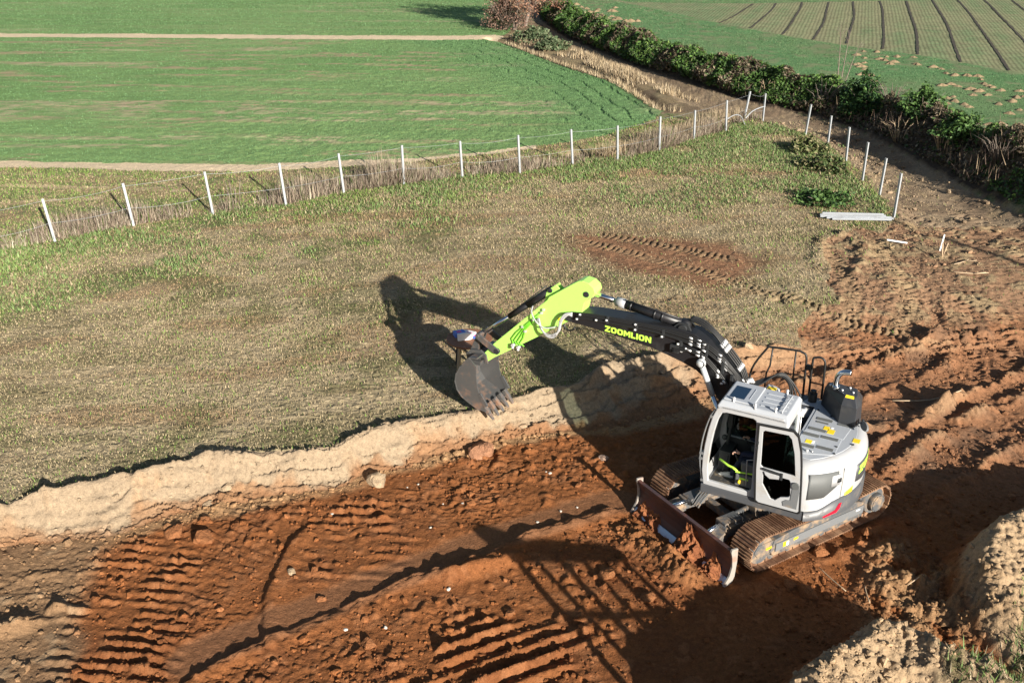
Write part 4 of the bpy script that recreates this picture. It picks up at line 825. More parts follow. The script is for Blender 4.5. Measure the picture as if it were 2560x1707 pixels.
mb = MB(); r0 = [(.69, .37), (.69, 1.235), (-.455, 1.235), (-.455, .37)]; r1 = [(.65, .43), (.65, 1.17), (-.42, 1.17), (-.42, .43)]
mb.loft([[(x, y, z) for x, y in P] for P, z in ((r0, 2.47), (r0, 2.52), (r1, 2.60))]); roof = up(mb, 'roof', M['roofpaint'], .02)
mb = MB(); mb.box(.13, .63, .46, 1.14, 2.602, 2.632); hatch = up(mb, 'roof_hatch', M['roofpaint'], .025, None, seg=3)
mb = MB(); mb.plate([[(.32, .63), (.555, .63), (.555, 1.05), (.32, 1.05)]], 2.633, 2.638, 'z'); up(mb, 'roof_window', M['roofglass'], .0, hatch)
mb = MB()
for y in (.6, .75, .9, 1.04): mb.box(-.36, .05, y - .012, y + .012, 2.6, 2.612)
mb.box(.24, .25, .62, 1.0, 2.632, 2.64); up(mb, 'roof_rib', M['roofpaint'], .004, roof)
mb = MB()
for x, y in ((.46, 1.14), (-.22, 1.15), (-.22, .47), (.1, 1.18)): mb.cyl((x, y, 2.58), (x, y, 2.65), .018, 8); mb.blob((x, y, 2.665), .026, 8)
up(mb, 'lifting_lug', M['fitting'], 0, roof)
mb = MB(); mb.tube([(-.32, 1.14, 2.6), (-.32, 1.14, 2.64), (-.32, .55, 2.64), (-.32, .55, 2.6)], .012, 8); up(mb, 'grab_rail', M['roofpaint'], 0, roof)
# panes
mb = MB(); wp = [(.79, 1.3), (.835, 1.5), (.82, 1.75), (.785, 2.05), (.735, 2.3)]
mb.loft([[(x, .42, z) for x, z in wp] + [(x - .008, .42, z) for x, z in wp[::-1]], [(x, 1.17, z) for x, z in wp] + [(x - .008, 1.17, z) for x, z in wp[::-1]]], False); up(mb, 'windscreen', M['glass'], 0, cab)
mb = MB(); mb.prism([(.72, 1.55), (.735, 1.75), (.70, 2.02), (.655, 2.26), (.60, 2.40), (-.3, 2.42), (-.38, 2.36), (-.38, 1.55)], .385, .392); up(mb, 'side_window', M['glass'], 0, cab)
mb = MB(); mb.prism([(-.445, 1.72), (-.437, 1.72), (-.42, 2.37), (-.428, 2.37)], .48, 1.11); up(mb, 'rear_window', M['glass'], 0, cab)
mb = MB()                                                               # guard bars and rail ahead of the screen
for y in (1.2, .44): mb.tube(spline([(.83, y, 1.02), (.9, y, 1.4), (.895, y, 1.75), (.85, y, 2.05), (.79, y, 2.28), (.72, y, 2.42)], 4), .014, 8)
for z, x in ((1.46, .9), (1.56, .9), (1.05, .84), (2.28, .785)): mb.box(x - .06, x + .01, 1.15, 1.23, z - .02, z + .025)
up(mb, 'guard_bar', M['grey'], 0, cab)
# inside the cab
mb = MB(); mb.box(-.3, .2, .55, 1.0, 1.22, 1.4); mb.prism([(-.34, 1.38), (-.2, 1.4), (-.3, 2.05), (-.4, 2.02)], .56, .99); mb.prism([(-.37, 2.05), (-.3, 2.07), (-.32, 2.25), (-.38, 2.24)], .66, .9); mb.box(-.2, .1, .6, .95, 1.05, 1.22); up(mb, 'seat', M['dark'], .03, cab)
mb = MB(); mb.prism([(-.28, 1.3), (.22, 1.34), (.24, 1.52), (-.1, 1.5), (-.28, 1.46)], 1.02, 1.12); mb.prism([(-.28, 1.3), (.22, 1.34), (.24, 1.52), (-.1, 1.5), (-.28, 1.46)], .44, .54); mb.box(.0, .3, 1.04, 1.14, 1.08, 1.3); up(mb, 'console', M['consolegrey'], .02, cab)
mb = MB(); mb.prism([(.3, 1.325), (.02, 1.36), (.02, 1.385), (.3, 1.35)], 1.14, 1.15); mb.tube([(.62, 1.02, 1.42), (.45, 1.06, 1.36), (.36, 1.1, 1.37), (.26, 1.12, 1.33)], .02, 8); mb.box(.08, .22, 1.142, 1.148, 1.22, 1.25); up(mb, 'console_trim', M['limetext'], 0, cab)
mb = MB(); mb.cyl((.2, 1.15, 1.17), (.24, 1.15, 1.17), .035, 12); up(mb, 'stop_knob', M['yellow'], 0, cab)
for y in (1.06, .5):
    mb = MB(); mb.cyl((.3, y, 1.5), (.36, y, 1.62), .016, 8); mb.blob((.37, y, 1.65), .032, 8); up(mb, 'joystick', M['dark'], 0, cab)
mb = MB(); mb.cyl((.68, .55, 1.06), (.62, .5, 1.85), .03, 8); mb.box(.58, .66, .44, .6, 1.8, 2.1); mb.blob((.66, .7, 1.66), .05, 10); mb.box(.5, .7, .44, .8, 1.06, 1.45); up(mb, 'monitor', M['dark'], .01, cab)
mb = MB(); mb.box(-.41, .7, .423, .44, 1.06, 1.54); up(mb, 'lining', M['dark'], 0, cab)
for y in (.72, .88):
    mb = MB(); mb.cyl((.6, y, 1.06), (.52, y, 1.42), .013, 8); mb.box(.54, .68, y - .05, y + .05, 1.06, 1.09); up(mb, 'pedal', M['dark'], 0, cab)
mb = MB(); mb.box(.05, .72, .5, 1.15, 1.052, 1.066); up(mb, 'floor_mat', M['mat'], 0, cab)
mb = MB(); mb.tube([(.1, 1.16, 1.14), (.13, 1.16, 1.62), (.0, 1.16, 1.66)], .011, 8); up(mb, 'grab_rail', M['zinc'], 0, cab)
# ---- the open door, swung back flat against the flank
do = [(-.03, 2.40), (-.57, 2.43), (-.65, 2.36), (-.72, 2.12), (-.76, 1.85), (-.79, 1.55), (-.83, 1.03), (-.80, 1.0), (-.16, .99), (-.115, 1.02), (-.06, 1.6)]
dh1 = [(-.10, 2.29), (-.13, 2.325), (-.5, 2.345), (-.555, 2.29), (-.625, 2.05), (-.665, 1.8), (-.685, 1.655), (-.17, 1.66), (-.13, 1.69)]
dh2 = [(-.185, 1.54), (-.2, 1.57), (-.6, 1.565), (-.625, 1.53), (-.65, 1.28), (-.62, 1.24), (-.5, 1.2), (-.42, 1.115), (-.35, 1.125), (-.195, 1.36)]
mb = MB(); mb.plate([do, dh1, dh2], 1.262, 1.315); door = up(mb, 'door', M['white'], .012)
mb = MB(); cx, cz = sum(p[0] for p in do) / len(do), sum(p[1] for p in do) / len(do); grow = lambda P, s: [(cx + (x - cx) * s, cz + (z - cz) * (1 + (s - 1) * .5)) for x, z in P]
mb.plate([grow(do, 1.045), grow(do, .975)], 1.27, 1.322); up(mb, 'door_seal', M['rubber'], .004, door)
for h_ in (dh1, dh2):
    mb = MB(); mb.prism(h_, 1.285, 1.292); up(mb, 'pane', M['tint'], 0, door)
mb = MB(); mb.prism([(-.2, 1.60), (-.47, 1.6), (-.45, 1.53), (-.3, 1.5), (-.22, 1.55)], 1.315, 1.34); up(mb, 'arm_rest', M['white'], .008, door)
mb = MB(); mb.prism([(-.17, 1.665), (-.49, 1.64), (-.49, 1.60), (-.17, 1.625)], 1.315, 1.345); mb.box(-.5, -.46, 1.315, 1.35, 1.53, 1.65); up(mb, 'door_handle', M['dark'], .008, door)
mb = MB(); mb.prism([(-.67, 1.53), (-.76, 1.54), (-.79, 1.42), (-.78, 1.06), (-.56, 1.06), (-.54, 1.14), (-.6, 1.19), (-.66, 1.2)], 1.311, 1.324); up(mb, 'door_pocket', M['grey'], .006, door)
mb = MB(); mb.cyl((-.715, 1.32, 1.49), (-.715, 1.345, 1.49), .062, 18); up(mb, 'speaker', M['grille'], .004, door)
mb = MB()
for z in (1.98, 2.08): mb.box(-.06, -.02, 1.22, 1.33, z - .03, z + .03)
up(mb, 'latch', M['dark'], .004, door)
mb = MB(); mb.cyl((-.42, .5, 2.3), (-.47, .38, 2.32), .012, 8); mb.cyl((-.46, .36, 2.2), (-.46, .3, 2.32), .05, 12); mb.cyl((-.5, .24, 2.3), (-.48, .34, 2.26), .035, 12); mb.tube([(-.47, .35, 2.2), (-.48, .35, 1.86)], .009, 6); up(mb, 'work_lamp', M['fitting'])
# ---- soil held in the blade: red earth lying against the plate
def lump_sheet(name, label, cat, pts):
    """a heap along the blade: for each y its height and reach, rough all over"""
    V = []; nY, nU = 120, 26; rg = np.random.default_rng(5)
    ys = np.linspace(-1.12, 1.12, nY); hh = np.interp(ys, [p[0] for p in pts], [p[1] for p in pts])
    U, Yg = np.meshgrid(np.linspace(0, 1, nU), ys); Hh = np.repeat(hh[:, None], nU, 1)
    nz = fbm(Yg + 3, U * .5 + 7, 5, 4, 3) * 1.5 + fbm(Yg, U * .6, 15, 3, 1) * .8; Hh = np.maximum(0, Hh * (1 + .9 * nz))
    pz = np.array([p[1] for p in prof]); pxx = np.array([p[0] for p in prof]); zt = Hh * (1 - U)
    X = np.interp(zt, pz, pxx) - .004 + np.minimum(.3, Hh * .62) * np.sin(np.pi * .5 * U) ** 1.3 * (1 + .8 * nz) * (Hh > .01)
    Z = zt - .012 * (1 - (Hh > .01)) - .03 * U
    idx = np.arange(nY * nU).reshape(nY, nU); q = np.stack([idx[:-1, :-1], idx[:-1, 1:], idx[1:, 1:], idx[1:, :-1]], -1).reshape(-1, 4)
    V = np.stack([X, Yg, Z], -1).reshape(-1, 3); Hf = Hh.reshape(-1); q = q[(Hf[q] > .015).any(1)]
    c = np.where((fbm(Yg, U, 6, 3, 2) > .02)[..., None], (.2, .075, .034), (.27, .105, .045)).reshape(-1, 3)
    o = arr_mesh(name, V, q, M['soil'], c, None, False); o.location = (SCX, SCY, 0); o.rotation_euler = (0, 0, AL); tag(o, label, cat); return o
lump_sheet('soil_pile', 'heap of crumbly red soil caught in the dozer blade', 'soil', [(-1.12, .12), (-1.0, .26), (-.85, .2), (-.62, .22), (-.45, .03), (-.3, 0), (-.1, .0), (0, .34), (.15, .5), (.35, .46), (.5, .3), (.62, .14), (.75, .3), (.9, .27), (1.02, .08), (1.12, 0)])
# ---- the driver
def skin_obj(name, mat, verts, edges, parent, sub=2):
    me = bpy.data.meshes.new(name); me.from_pydata([v[:3] for v in verts], edges, []); me.materials.append(mat); o = bpy.data.objects.new(name, me); COL.objects.link(o)
    if parent: o.parent = parent
    s = o.modifiers.new('skin', 'SKIN'); s.use_smooth_shade = True
    for i, v in enumerate(verts): me.skin_vertices[0].data[i].radius = (v[3], v[3] if len(v) < 5 else v[4])
    me.skin_vertices[0].data[0].use_root = True
    o.modifiers.new('sub', 'SUBSURF').levels = sub; o.modifiers['sub'].render_levels = sub; return o
rot = Matrix.Rotation(AU, 4, 'Z'); pw = Matrix.Translation((SCX, SCY, 0)) @ rot @ Vector((-.12, .78, 1.4))
PE = empty('person', pw, AU); tag(PE, 'driver in dark blue work clothes and pale trainers sitting in the open cab', 'person')
bd = [(0, 0, .06, .13, .1), (.0, 0, .25, .13, .1), (.01, 0, .42, .15, .1), (.02, 0, .52, .07), (.03, 0, .6, .055), (.04, 0, .68, .085, .08), (.05, 0, .76, .08, .075),
      (.02, .17, .46, .055), (.16, .25, .25, .045), (.4, .27, .24, .034), (.02, -.17, .46, .055), (.16, -.25, .25, .045), (.4, -.27, .24, .034),
      (.08, .1, .02, .085), (.42, .12, .03, .07), (.5, .13, -.22, .05), (.56, .13, -.3, .045), (.08, -.1, .02, .085), (.42, -.1, .03, .07), (.5, -.1, -.22, .05), (.56, -.1, -.3, .045)]
be = [(0, 1), (1, 2), (2, 3), (3, 4), (4, 5), (5, 6), (2, 7), (7, 8), (8, 9), (2, 10), (10, 11), (11, 12), (0, 13), (13, 14), (14, 15), (15, 16), (0, 17), (17, 18), (18, 19), (19, 20)]
skin_obj('clothing', M['navy'], [v for v in bd], be, PE)
hd = [(.03, 0, .56, .05), (.05, 0, .66, .078, .07), (.055, 0, .745, .075, .07), (.05, 0, .80, .05, .05)]; skin_obj('head', M['skin'], [(x + .012, y, z, *r) for x, y, z, *r in hd], [(0, 1), (1, 2), (2, 3)], PE)
mb = MB(); mb.blob((.035, 0, .765), .092, 12, 0, (1, .92, .85)); mb.build('hair', M['hair'], PE)
mb = MB(); mb.blob((.145, 0, .69), .016, 8); mb.blob((.13, .03, .715), .01, 6); mb.blob((.13, -.03, .715), .01, 6); mb.blob((.05, .082, .69), .02, 6, 0, (1, .5, 1.3)); mb.blob((.05, -.082, .69), .02, 6, 0, (1, .5, 1.3)); mb.build('face', M['skin'], PE)
for s in (1, -1):
    y = .275 * s; hv = [(.4, y, .24, .026), (.455, y, .25, .03, .02)]; he = [(0, 1)]
    for k in range(4):
        q = y + (k - 1.5) * .02; n0 = len(hv); hv += [(.485, q, .258, .011), (.51, q, .25, .010), (.52, q, .225, .009), (.505, q, .207, .008)]; he += [(1, n0), (n0, n0 + 1), (n0 + 1, n0 + 2), (n0 + 2, n0 + 3)]
    n0 = len(hv); hv += [(.46, y - .035 * s, .262, .012), (.49, y - .04 * s, .272, .01)]; he += [(1, n0), (n0, n0 + 1)]; skin_obj('hand', M['skin'], hv, he, PE, 1)
for y in (.13, -.1):
    mb = MB(); S_ = lambda x, w, z0, z1: [(x, y - w, z0), (x, y + w, z0), (x, y + w * .75, z1), (x, y - w * .75, z1)]
    mb.loft([S_(.5, .035, -.345, -.29), S_(.54, .042, -.345, -.25), S_(.62, .046, -.345, -.27), S_(.7, .05, -.345, -.3), S_(.76, .035, -.34, -.315)], True); mb.build('shoe', M['shoe'], PE, .012)
# ------------------------------------------------------------------ fence posts, wires and loose steel
POSTS = [(-13.75,27.46,-.13,1.35),(-11.92,28.96,-.12,1.38),(-9.75,30.13,-.13,1.45),(-7.56,31.04,-.1,1.47),(-5.86,32.52,-.11,1.4),(-3.87,33.56,-.04,1.45),(-1.83,34.6,-.11,1.36),(.29,35.2,-.1,1.44),(2.33,36.4,-.11,1.38),(4.12,36.99,-.1,1.39),
         (5.96,38.52,-.06,1.42),(7.73,40.63,-.13,1.25),(9.38,42.1,-.1,1.36),(10.63,44.2,.3,1.3),(11.57,44.5,.04,1.32),(12.69,41.44,.08,1.3),(13.11,39.62,-.02,1.22),(13.02,36.93,-.05,1.34),(12.78,34.25,.02,1.41),(12.77,32.41,.0,1.29),(12.38,29.94,-.05,1.43)]
def post_mesh():
    mb = MB(); a, b, t = .036, .03, .006                                # open C-profile
    pr = [(-a, -b), (a, -b), (a, b), (.018, b), (.018, b - t), (a - t, b - t), (a - t, -b + t), (-a + t, -b + t), (-a + t, b - t), (-.018, b - t), (-.018, b), (-a, b)]
    mb.prism(pr, -.3, 1, 'z'); return mb
pm = post_mesh().build('fence_post', M['zinc']); post_first = pm; TOPS = []
for i, (x, y, dx, h) in enumerate(POSTS):
    o = pm if i == 0 else pm.copy()
    if i: COL.objects.link(o)
    z = float(zat(np.float64(x), np.float64(y))); dx *= .8; o.location = (x, y, z); o.scale = (1, 1, math.hypot(dx, h)); o.rotation_euler = (R(random.uniform(-2, 2)), math.atan2(dx, h), R(35 if i < 14 else -60))
    TOPS.append(Vector((x + dx, y, z + h)))
    if i == 13: tag(o, 'steel fence post leaning sideways next to the corner post', 'fence post', 'steel fence posts')
    elif i == 14: tag(o, 'upright steel corner post where the wired row ends by the dirt track', 'fence post', 'steel fence posts')
    elif i == 0: tag(o, 'leftmost galvanised post in the wired row, tilted above dry weeds', 'fence post', 'steel fence posts')
    elif i == 20: tag(o, 'bare steel post standing nearest the steel lengths lying on the grass', 'fence post', 'steel fence posts')
    elif i < 13: tag(o, 'galvanised steel post carrying the wires along the crop field', 'fence post', 'wired posts along the crop field')
    else: tag(o, 'bare galvanised steel post without wire along the dirt track', 'fence post', 'bare posts along the dirt track')
for nm, fr, lab in (('fence_wire', .93, 'top strand of wire strung between the fence posts'), ('fence_wire', .42, 'lower strand of wire strung between the fence posts')):
    mb = MB(); pts = []
    base = [Vector((x, y, float(zat(np.float64(x), np.float64(y))))) for x, y, _, _ in POSTS[:15]]
    L = [b.lerp(t, fr) for b, t in zip(base, TOPS)]; L = [L[0] * 2 - L[1] + Vector((0, 0, -.05))] + L
    for a, b in zip(L, L[1:]):
        sag = random.uniform(.01, .09)
        for k in range(6): t = k / 6; pts.append(a.lerp(b, t) - Vector((0, 0, sag * 4 * t * (1 - t))))
    mb.tube(pts + [L[-1]], .0038, 4); tag(mb.build(nm, M['zinc']), lab, 'wire', 'fence wires')
z0 = float(zat(np.float64(11), np.float64(29.6)))
for k, (xa, ya, xb, yb, dz) in enumerate(((9.95, 29.86, 12.0, 29.66, .1), (9.93, 29.76, 12.15, 29.56, .08), (10.1, 29.64, 12.2, 29.48, .07), (10.0, 29.82, 11.9, 29.6, .17), (10.25, 29.54, 12.1, 29.4, .06))):
    mb = MB(); mb.beam((xa, ya, z0 + dz), (xb, yb, z0 + dz + .02), .075, .05); mb.beam((xa, ya - .02, z0 + dz + .028), (xb, yb - .02, z0 + dz + .048), .03, .01)
    tag(mb.build('steel_rail', M['railzinc'], None, .004), 'galvanised steel length lying in the small pile on the grass', 'steel rail', 'pile of steel lengths')
mb = MB(); c = Vector((10.6, 44.2, .5)); mb.tube(spline([(9.45, 42.3, .95), (9.8, 42.6, 1.05), (10.15, 42.9, .95), (10.4, 43.2, .6), (10.5, 43.3, .45)], 6), .018, 8); tag(mb.build('plastic_pipe', M['zinc']), 'pale looped pipe bent down into the grass near the corner post', 'pipe')
mb = MB(); mb.tube(spline([(10.55, 43.6, .7), (10.9, 43.9, .95), (11.3, 44.2, 1.05), (11.6, 44.4, 1.08)], 6), .022, 8); tag(mb.build('plastic_pipe', M['zinc']), 'pale pipe leaning up against the corner post', 'pipe')
def zt(x, y): return float(zat(np.float64(x), np.float64(y)))
mb = MB(); mb.box(-.02, .02, -.02, .02, -.1, .5); o = mb.build('marker_stake', M['card'], None, .003); o.location = (12.58, 26.73, zt(12.58, 26.73)); o.rotation_euler = (R(4), R(3), 0); tag(o, 'white marker stake standing in the muddy ground', 'stake')
mb = MB(); mb.tube([(12.36, 26.03, zt(12.36, 26.03) - .05), (12.33, 26.1, zt(12.36, 26.03) + .4)], .02, 6); mb.tube([(12.36, 26.03, zt(12.36, 26.03) - .05), (12.46, 26.05, zt(12.36, 26.03) + .42)], .015, 6); tag(mb.build('wooden_stake', M['wood']), 'forked wooden stake beside the white marker stake', 'stake')
mb = MB(); mb.beam((11.22, 27.34, zt(11.2, 27.3) + .06), (11.82, 27.28, zt(11.8, 27.3) + .06), .04, .04); tag(mb.build('white_bar', M['card'], None, .004), 'short white bar lying flat on the muddy ground', 'bar')
STK = [([(12.44, 25.43), (12.8, 25.6), (13.05, 25.87)], 'pale dead branch lying by the wooden stake', .02), ([(12.2, 24.86), (12.7, 24.8), (13.18, 24.88)], 'pale forked branch lying across the track marks', .02), ([(8.2, 18.22), (9.0, 18.2), (9.65, 18.25)], 'long pale stick lying on the red ruts behind the machine', .018),
       ([(4.99, 12.59), (5.1, 12.3), (5.24, 12.0)], 'long thin stick in the shade below the track', .013), ([(5.56, 12.09), (5.52, 11.9), (5.5, 11.68)], 'short pale stick at the edge of the spoil heap', .014), ([(6.23, 12.09), (6.4, 12.15), (6.5, 12.19)], 'greenish stick on the broken clods', .014)]
for P, lab, r in STK:
    mb = MB(); Q = [(x, y, zt(x, y) + .05 + .015 * (k == 1)) for k, (x, y) in enumerate(P)]; r *= .7; mb.tube(spline(Q, 3), r, 6)
    if 'branch' in lab: a = Q[1]; mb.tube([a, (a[0] + .3, a[1] - .12, a[2] + .08)], r * .7, 5)
    tag(mb.build('stick', M['wood']), lab, 'stick')
# ------------------------------------------------------------------ round table behind the bucket
tx, ty = -.93, 18.95; tz = zt(tx, ty)
TB = empty('round_table', (tx, ty, tz), .3); tag(TB, 'round brown board table standing on the grass behind the bucket', 'table')
mb = MB(); mb.cyl((0, 0, .71), (0, 0, .75), .5, 40); mb.build('table_top', M['rustwood'], TB, .004)
for a in (.6, 2.2, 3.7, 5.3):
    mb = MB(); mb.beam((.3 * math.cos(a), .3 * math.sin(a), .71), (.37 * math.cos(a), .37 * math.sin(a), -.04), .06, .06); mb.build('leg', M['wood'] if a == 3.7 else M['dark'], TB, .004)
for nm, mt, x, y, rz, sx, sy, sz, lab, cat in (('printed_box', 'blue', -.22, .12, .4, .12, .09, .1, 'blue printed box on the round table', 'box'), ('printed_box', 'card', -.02, .1, 1.1, .1, .14, .09, 'white and pink printed box in the middle of the table', 'box'), ('printed_box', 'blue', .14, .02, .8, .08, .12, .05, 'flat blue packet on the round table', 'box'),
                                              ('white_board', 'card', -.1, -.1, 1.9, .03, .15, .16, 'white card standing on edge on the round table', 'card'), ('white_board', 'card', .27, .1, .2, .05, .08, .03, 'small white packet near the rim of the table', 'packet')):
    mb = MB(); mb.m = 0; mb.box(-sx, sx, -sy, sy, 0, sz)
    if nm == 'printed_box': mb.m = 1; mb.box(-sx * .5, sx * .3, -sy * .6, sy * .3, sz, sz + .003)
    o = mb.build(nm, [M[mt], M['pink']], None, .003); ca, sa = math.cos(.3), math.sin(.3); o.location = (tx + x, ty + y, tz + .752); o.rotation_euler = (0, 0, rz); tag(o, lab, cat)
# ------------------------------------------------------------------ plant makers
def rnd(n, a, b): return rng.uniform(a, b, n)
def blade_mesh(name, mat, P, L, Wd, tilt, head, colr, bend=.0, parent=None):
    """one narrow triangle per blade, from the ground up; tilt measured from upright"""
    n = len(P); dx, dy = np.cos(head), np.sin(head); up_ = np.cos(tilt) * L; out = np.sin(tilt) * L
    sx, sy = -dy * Wd / 2, dx * Wd / 2
    V = np.empty((n, 3, 3), np.float32); V[:, 0] = P; V[:, 1] = P; V[:, 2] = P
    V[:, 0, 0] -= sx; V[:, 0, 1] -= sy; V[:, 1, 0] += sx; V[:, 1, 1] += sy; V[:, 2, 0] += dx * out; V[:, 2, 1] += dy * out; V[:, 2, 2] += up_
    V[:, :2, 2] -= .01
    return arr_mesh(name, V.reshape(-1, 3), np.arange(3 * n).reshape(-1, 3), mat, np.repeat(colr, 3, 0), parent)
def leaf_mesh(name, mat, P, size, colr, parent=None, upbias=.3):
    """one small four-cornered leaf clump per point, facing every way"""
    n = len(P); N = rng.normal(size=(n, 3)); N[:, 2] = np.abs(N[:, 2]) + upbias; N /= np.linalg.norm(N, axis=1)[:, None]
    A = np.cross(N, rng.normal(size=(n, 3))); A /= np.linalg.norm(A, axis=1)[:, None]; B = np.cross(N, A)
    s = size[:, None]; V = np.stack([P - A * s, P - B * s * .55 + N * s * .15, P + A * s, P + B * s * .55 + N * s * .15], 1)
    return arr_mesh(name, V.reshape(-1, 3), np.arange(4 * n).reshape(-1, 4), mat, np.repeat(colr, 4, 0), parent)
def pal(n, cols, p, jit=.18):
    c = np.array(cols, np.float32)[rng.choice(len(cols), n, p=np.array(p) / sum(p))]; return np.clip(c * rng.uniform(1 - jit, 1 + jit, (n, 1)), 0, 1)
STRAW, TAN, BROWN, GREEN, BRIGHT, DEEP = (.40, .31, .185), (.28, .205, .12), (.13, .09, .055), (.10, .165, .035), (.15, .27, .045), (.05, .09, .025)
def in_view(x, y, m=3.5): return np.abs(x) < (y + 4.7) * .49 + m
# ---- short dry grass of the meadow
n = 1700000; x = rnd(n, -24, 15); y = 12 + 33 * rng.random(n) ** 1.55; rg_ = regat(x, y); k = in_view(x, y) & ((rg_ == 0) | (rg_ == 11) | (rg_ == 3) & (rng.random(n) < .6) | ((rg_ == 1) & (y > 21.3) | (rg_ == 7)) & (rng.random(n) < .07)); x, y = x[k], y[k]
gj = np.clip(np.searchsorted(AY, y), 0, len(AY) - 1); gi = np.clip(np.searchsorted(AX, x), 0, len(AX) - 1); gc = GC[gj, gi]
grn = sm((gc[:, 1] / gc[:, 0] - .78) / .5); nn = fbm(x, y, .7, 3, 4); brn = sm((fbm(x, y, .35, 3, 6) - .02) / .15)
keep = rng.random(len(x)) < .62 + 1.2 * nn - .25 * grn; x, y, grn, nn, brn = x[keep], y[keep], grn[keep], nn[keep], brn[keep]
ml_ = soft(MUDL, x, y, 1.0); keep = rng.random(len(x)) > ml_ * .95; x, y, grn, nn, brn = x[keep], y[keep], grn[keep], nn[keep], brn[keep]
n = len(x); u = rng.random(n); rg_k = regat(x, y); pg = .05 + .14 * (rg_k == 3) + .42 * grn + .38 * np.maximum(0, nn - .05)
c = pal(n, [(.4, .318, .195), (.35, .275, .165), (.215, .162, .095), (.275, .225, .12)], [.32, .36, .12, .2]); mw_ = sm((fbm(x * .3 - y * .05, y * 1.1 - x * .2, 1.1, 4, 7) - .02) / .16)[:, None]; c = c * (1 - mw_ * np.array((.12, .22, .26))) * (.86 + .28 * rng.random((n, 1))); gq = u < pg; c[gq] = pal(gq.sum(), [(.15, .2, .06), (.17, .27, .06), (.09, .12, .04)], [.5, .3, .2])
fs = 1 + np.maximum(0, y - 17) / 30
blade_mesh('meadow_grass', M['straw'], np.stack([x, y, zat(x, y)], 1), rnd(n, .025, .07) * fs * (1 + .5 * gq), rnd(n, .012, .026) * fs, rnd(n, .7, 1.52) * np.where(gq, .8, 1), np.where(rng.random(n) < .55, R(SUN_HEAD) + rng.normal(0, .6, n) + np.pi * (rng.random(n) < .4), rnd(n, 0, 6.283)), c)
tag(bpy.data.objects['meadow_grass'], 'short dry mown grass over the meadow', 'grass', kind='stuff')
# ---- lush grass along the fence and round the corner
D0 = []
def along(P, n, off0, off1, pw=1.):
    P = np.array(P); seg = np.linalg.norm(P[1:] - P[:-1], axis=1); cs = np.concatenate([[0], np.cumsum(seg)]); s = rng.random(n) * cs[-1]; i = np.clip(np.searchsorted(cs, s) - 1, 0, len(seg) - 1)
    t = (s - cs[i]) / seg[i]; q = P[i] + (P[i + 1] - P[i]) * t[:, None]; dv = (P[i + 1] - P[i]) / seg[i][:, None]; nv = np.stack([-dv[:, 1], dv[:, 0]], 1); o = off0 + (off1 - off0) * rng.random(n) ** pw
    return q[:, 0] + nv[:, 0] * o, q[:, 1] + nv[:, 1] * o, s, o
x, y, s, o = along(FENCE[1:], 110000, .25, -6.2, 1.5); nn = fbm(x, y, .8, 3, 2); k = rng.random(len(x)) < .5 + 2.6 * nn - .2 * np.abs(o) + .75 * np.exp(-((o + 4.6) / 1.) ** 2) * sm((2 - x) / 4); x, y = x[k], y[k]
x2, y2_, s2, o2 = along(FENCE2, 34000, -.2, -3.2, 1.0); nn = fbm(x2, y2_, .6, 3, 3); k = rng.random(len(x2)) < .35 + 2.2 * nn; x = np.concatenate([x, x2[k]]); y = np.concatenate([y, y2_[k]])
# the green corner of the meadow between fence and track
xa = rnd(70000, 3.5, 12.6); ya = rnd(70000, 29.5, 43); dd, _, _ = pdist(FENCE + FENCE2[1:], xa, ya, 12); nn = fbm(xa, ya, .55, 4, 7); k = (regat(xa, ya) == 0) & (rng.random(len(xa)) < sm((nn + .06) / .12) * np.exp(-dd / 6)); x = np.concatenate([x, xa[k]]); y = np.concatenate([y, ya[k]])
n = len(x); blade_mesh('lush_grass', M['leaf'], np.stack([x, y, zat(x, y)], 1), rnd(n, .06, .17), rnd(n, .03, .06), rnd(n, .4, 1.3), rnd(n, 0, 6.283), pal(n, [(.12, .18, .06), (.16, .235, .075), (.08, .12, .04), (.3, .235, .145), (.2, .25, .1)], [.32, .24, .14, .18, .12]))
tag(bpy.data.objects['lush_grass'], 'lush green grass along the fence line', 'grass', kind='stuff')
# ---- tall dead weeds on the far side of the fence
x, y, s, o = along(FENCE[1:], 60000, .05, 1.3, 1.8); nn = fbm(s, o * .5, .5, 3, 5); k = rng.random(len(x)) < .5 + 2.4 * nn; x, y, s, nn = x[k], y[k], s[k], nn[k]; n = len(x)
Lw = rnd(n, .12, .42) * (1 + 1.2 * np.maximum(0, nn) * 2) * (1 + .8 * sm((fbm(s, 0 * s, .8, 2, 6) - .08) / .1)); c = pal(n, [(.33, .27, .2), (.24, .185, .14), (.16, .12, .095), (.4, .35, .27), GREEN], [.3, .3, .22, .12, .06])
blade_mesh('dry_weeds', M['straw'], np.stack([x, y, zat(x, y)], 1), Lw, rnd(n, .012, .04), np.abs(rng.normal(.6, .5, n)), rnd(n, 0, 6.283), c); tag(bpy.data.objects['dry_weeds'], 'grey brown dead weeds standing behind the fence', 'weeds', kind='stuff')
x, y, s, o = along([(3.6, 37.6), (6.4, 39.8), (8.2, 41.8), (10.8, 44.9)], 4500, -.1, 1.0, 1.4); n = len(x)
x3, y3, _, _ = along(DITCH[1:] + [(8.3, 46.5)], 2200, -.2, -.7); x4, y4, _, _ = along([(.4, 71.5), (3.2, 65.5), (5.4, 60), (7.0, 54.8), (8.2, 50.5), (9.4, 47)], 26000, -1.0, 1.0); k4 = rng.random(len(x4)) < .08 + 2 * fbm(x4, y4, .5, 3, 5) + .25 * np.exp(-((y4 - 55) / 6) ** 2); x4, y4 = x4[k4], y4[k4]
x = np.concatenate([x, x3, x4]); y = np.concatenate([y, y3, y4]); n = len(x); sc_ = 1 + np.maximum(0, y - 42) / 40
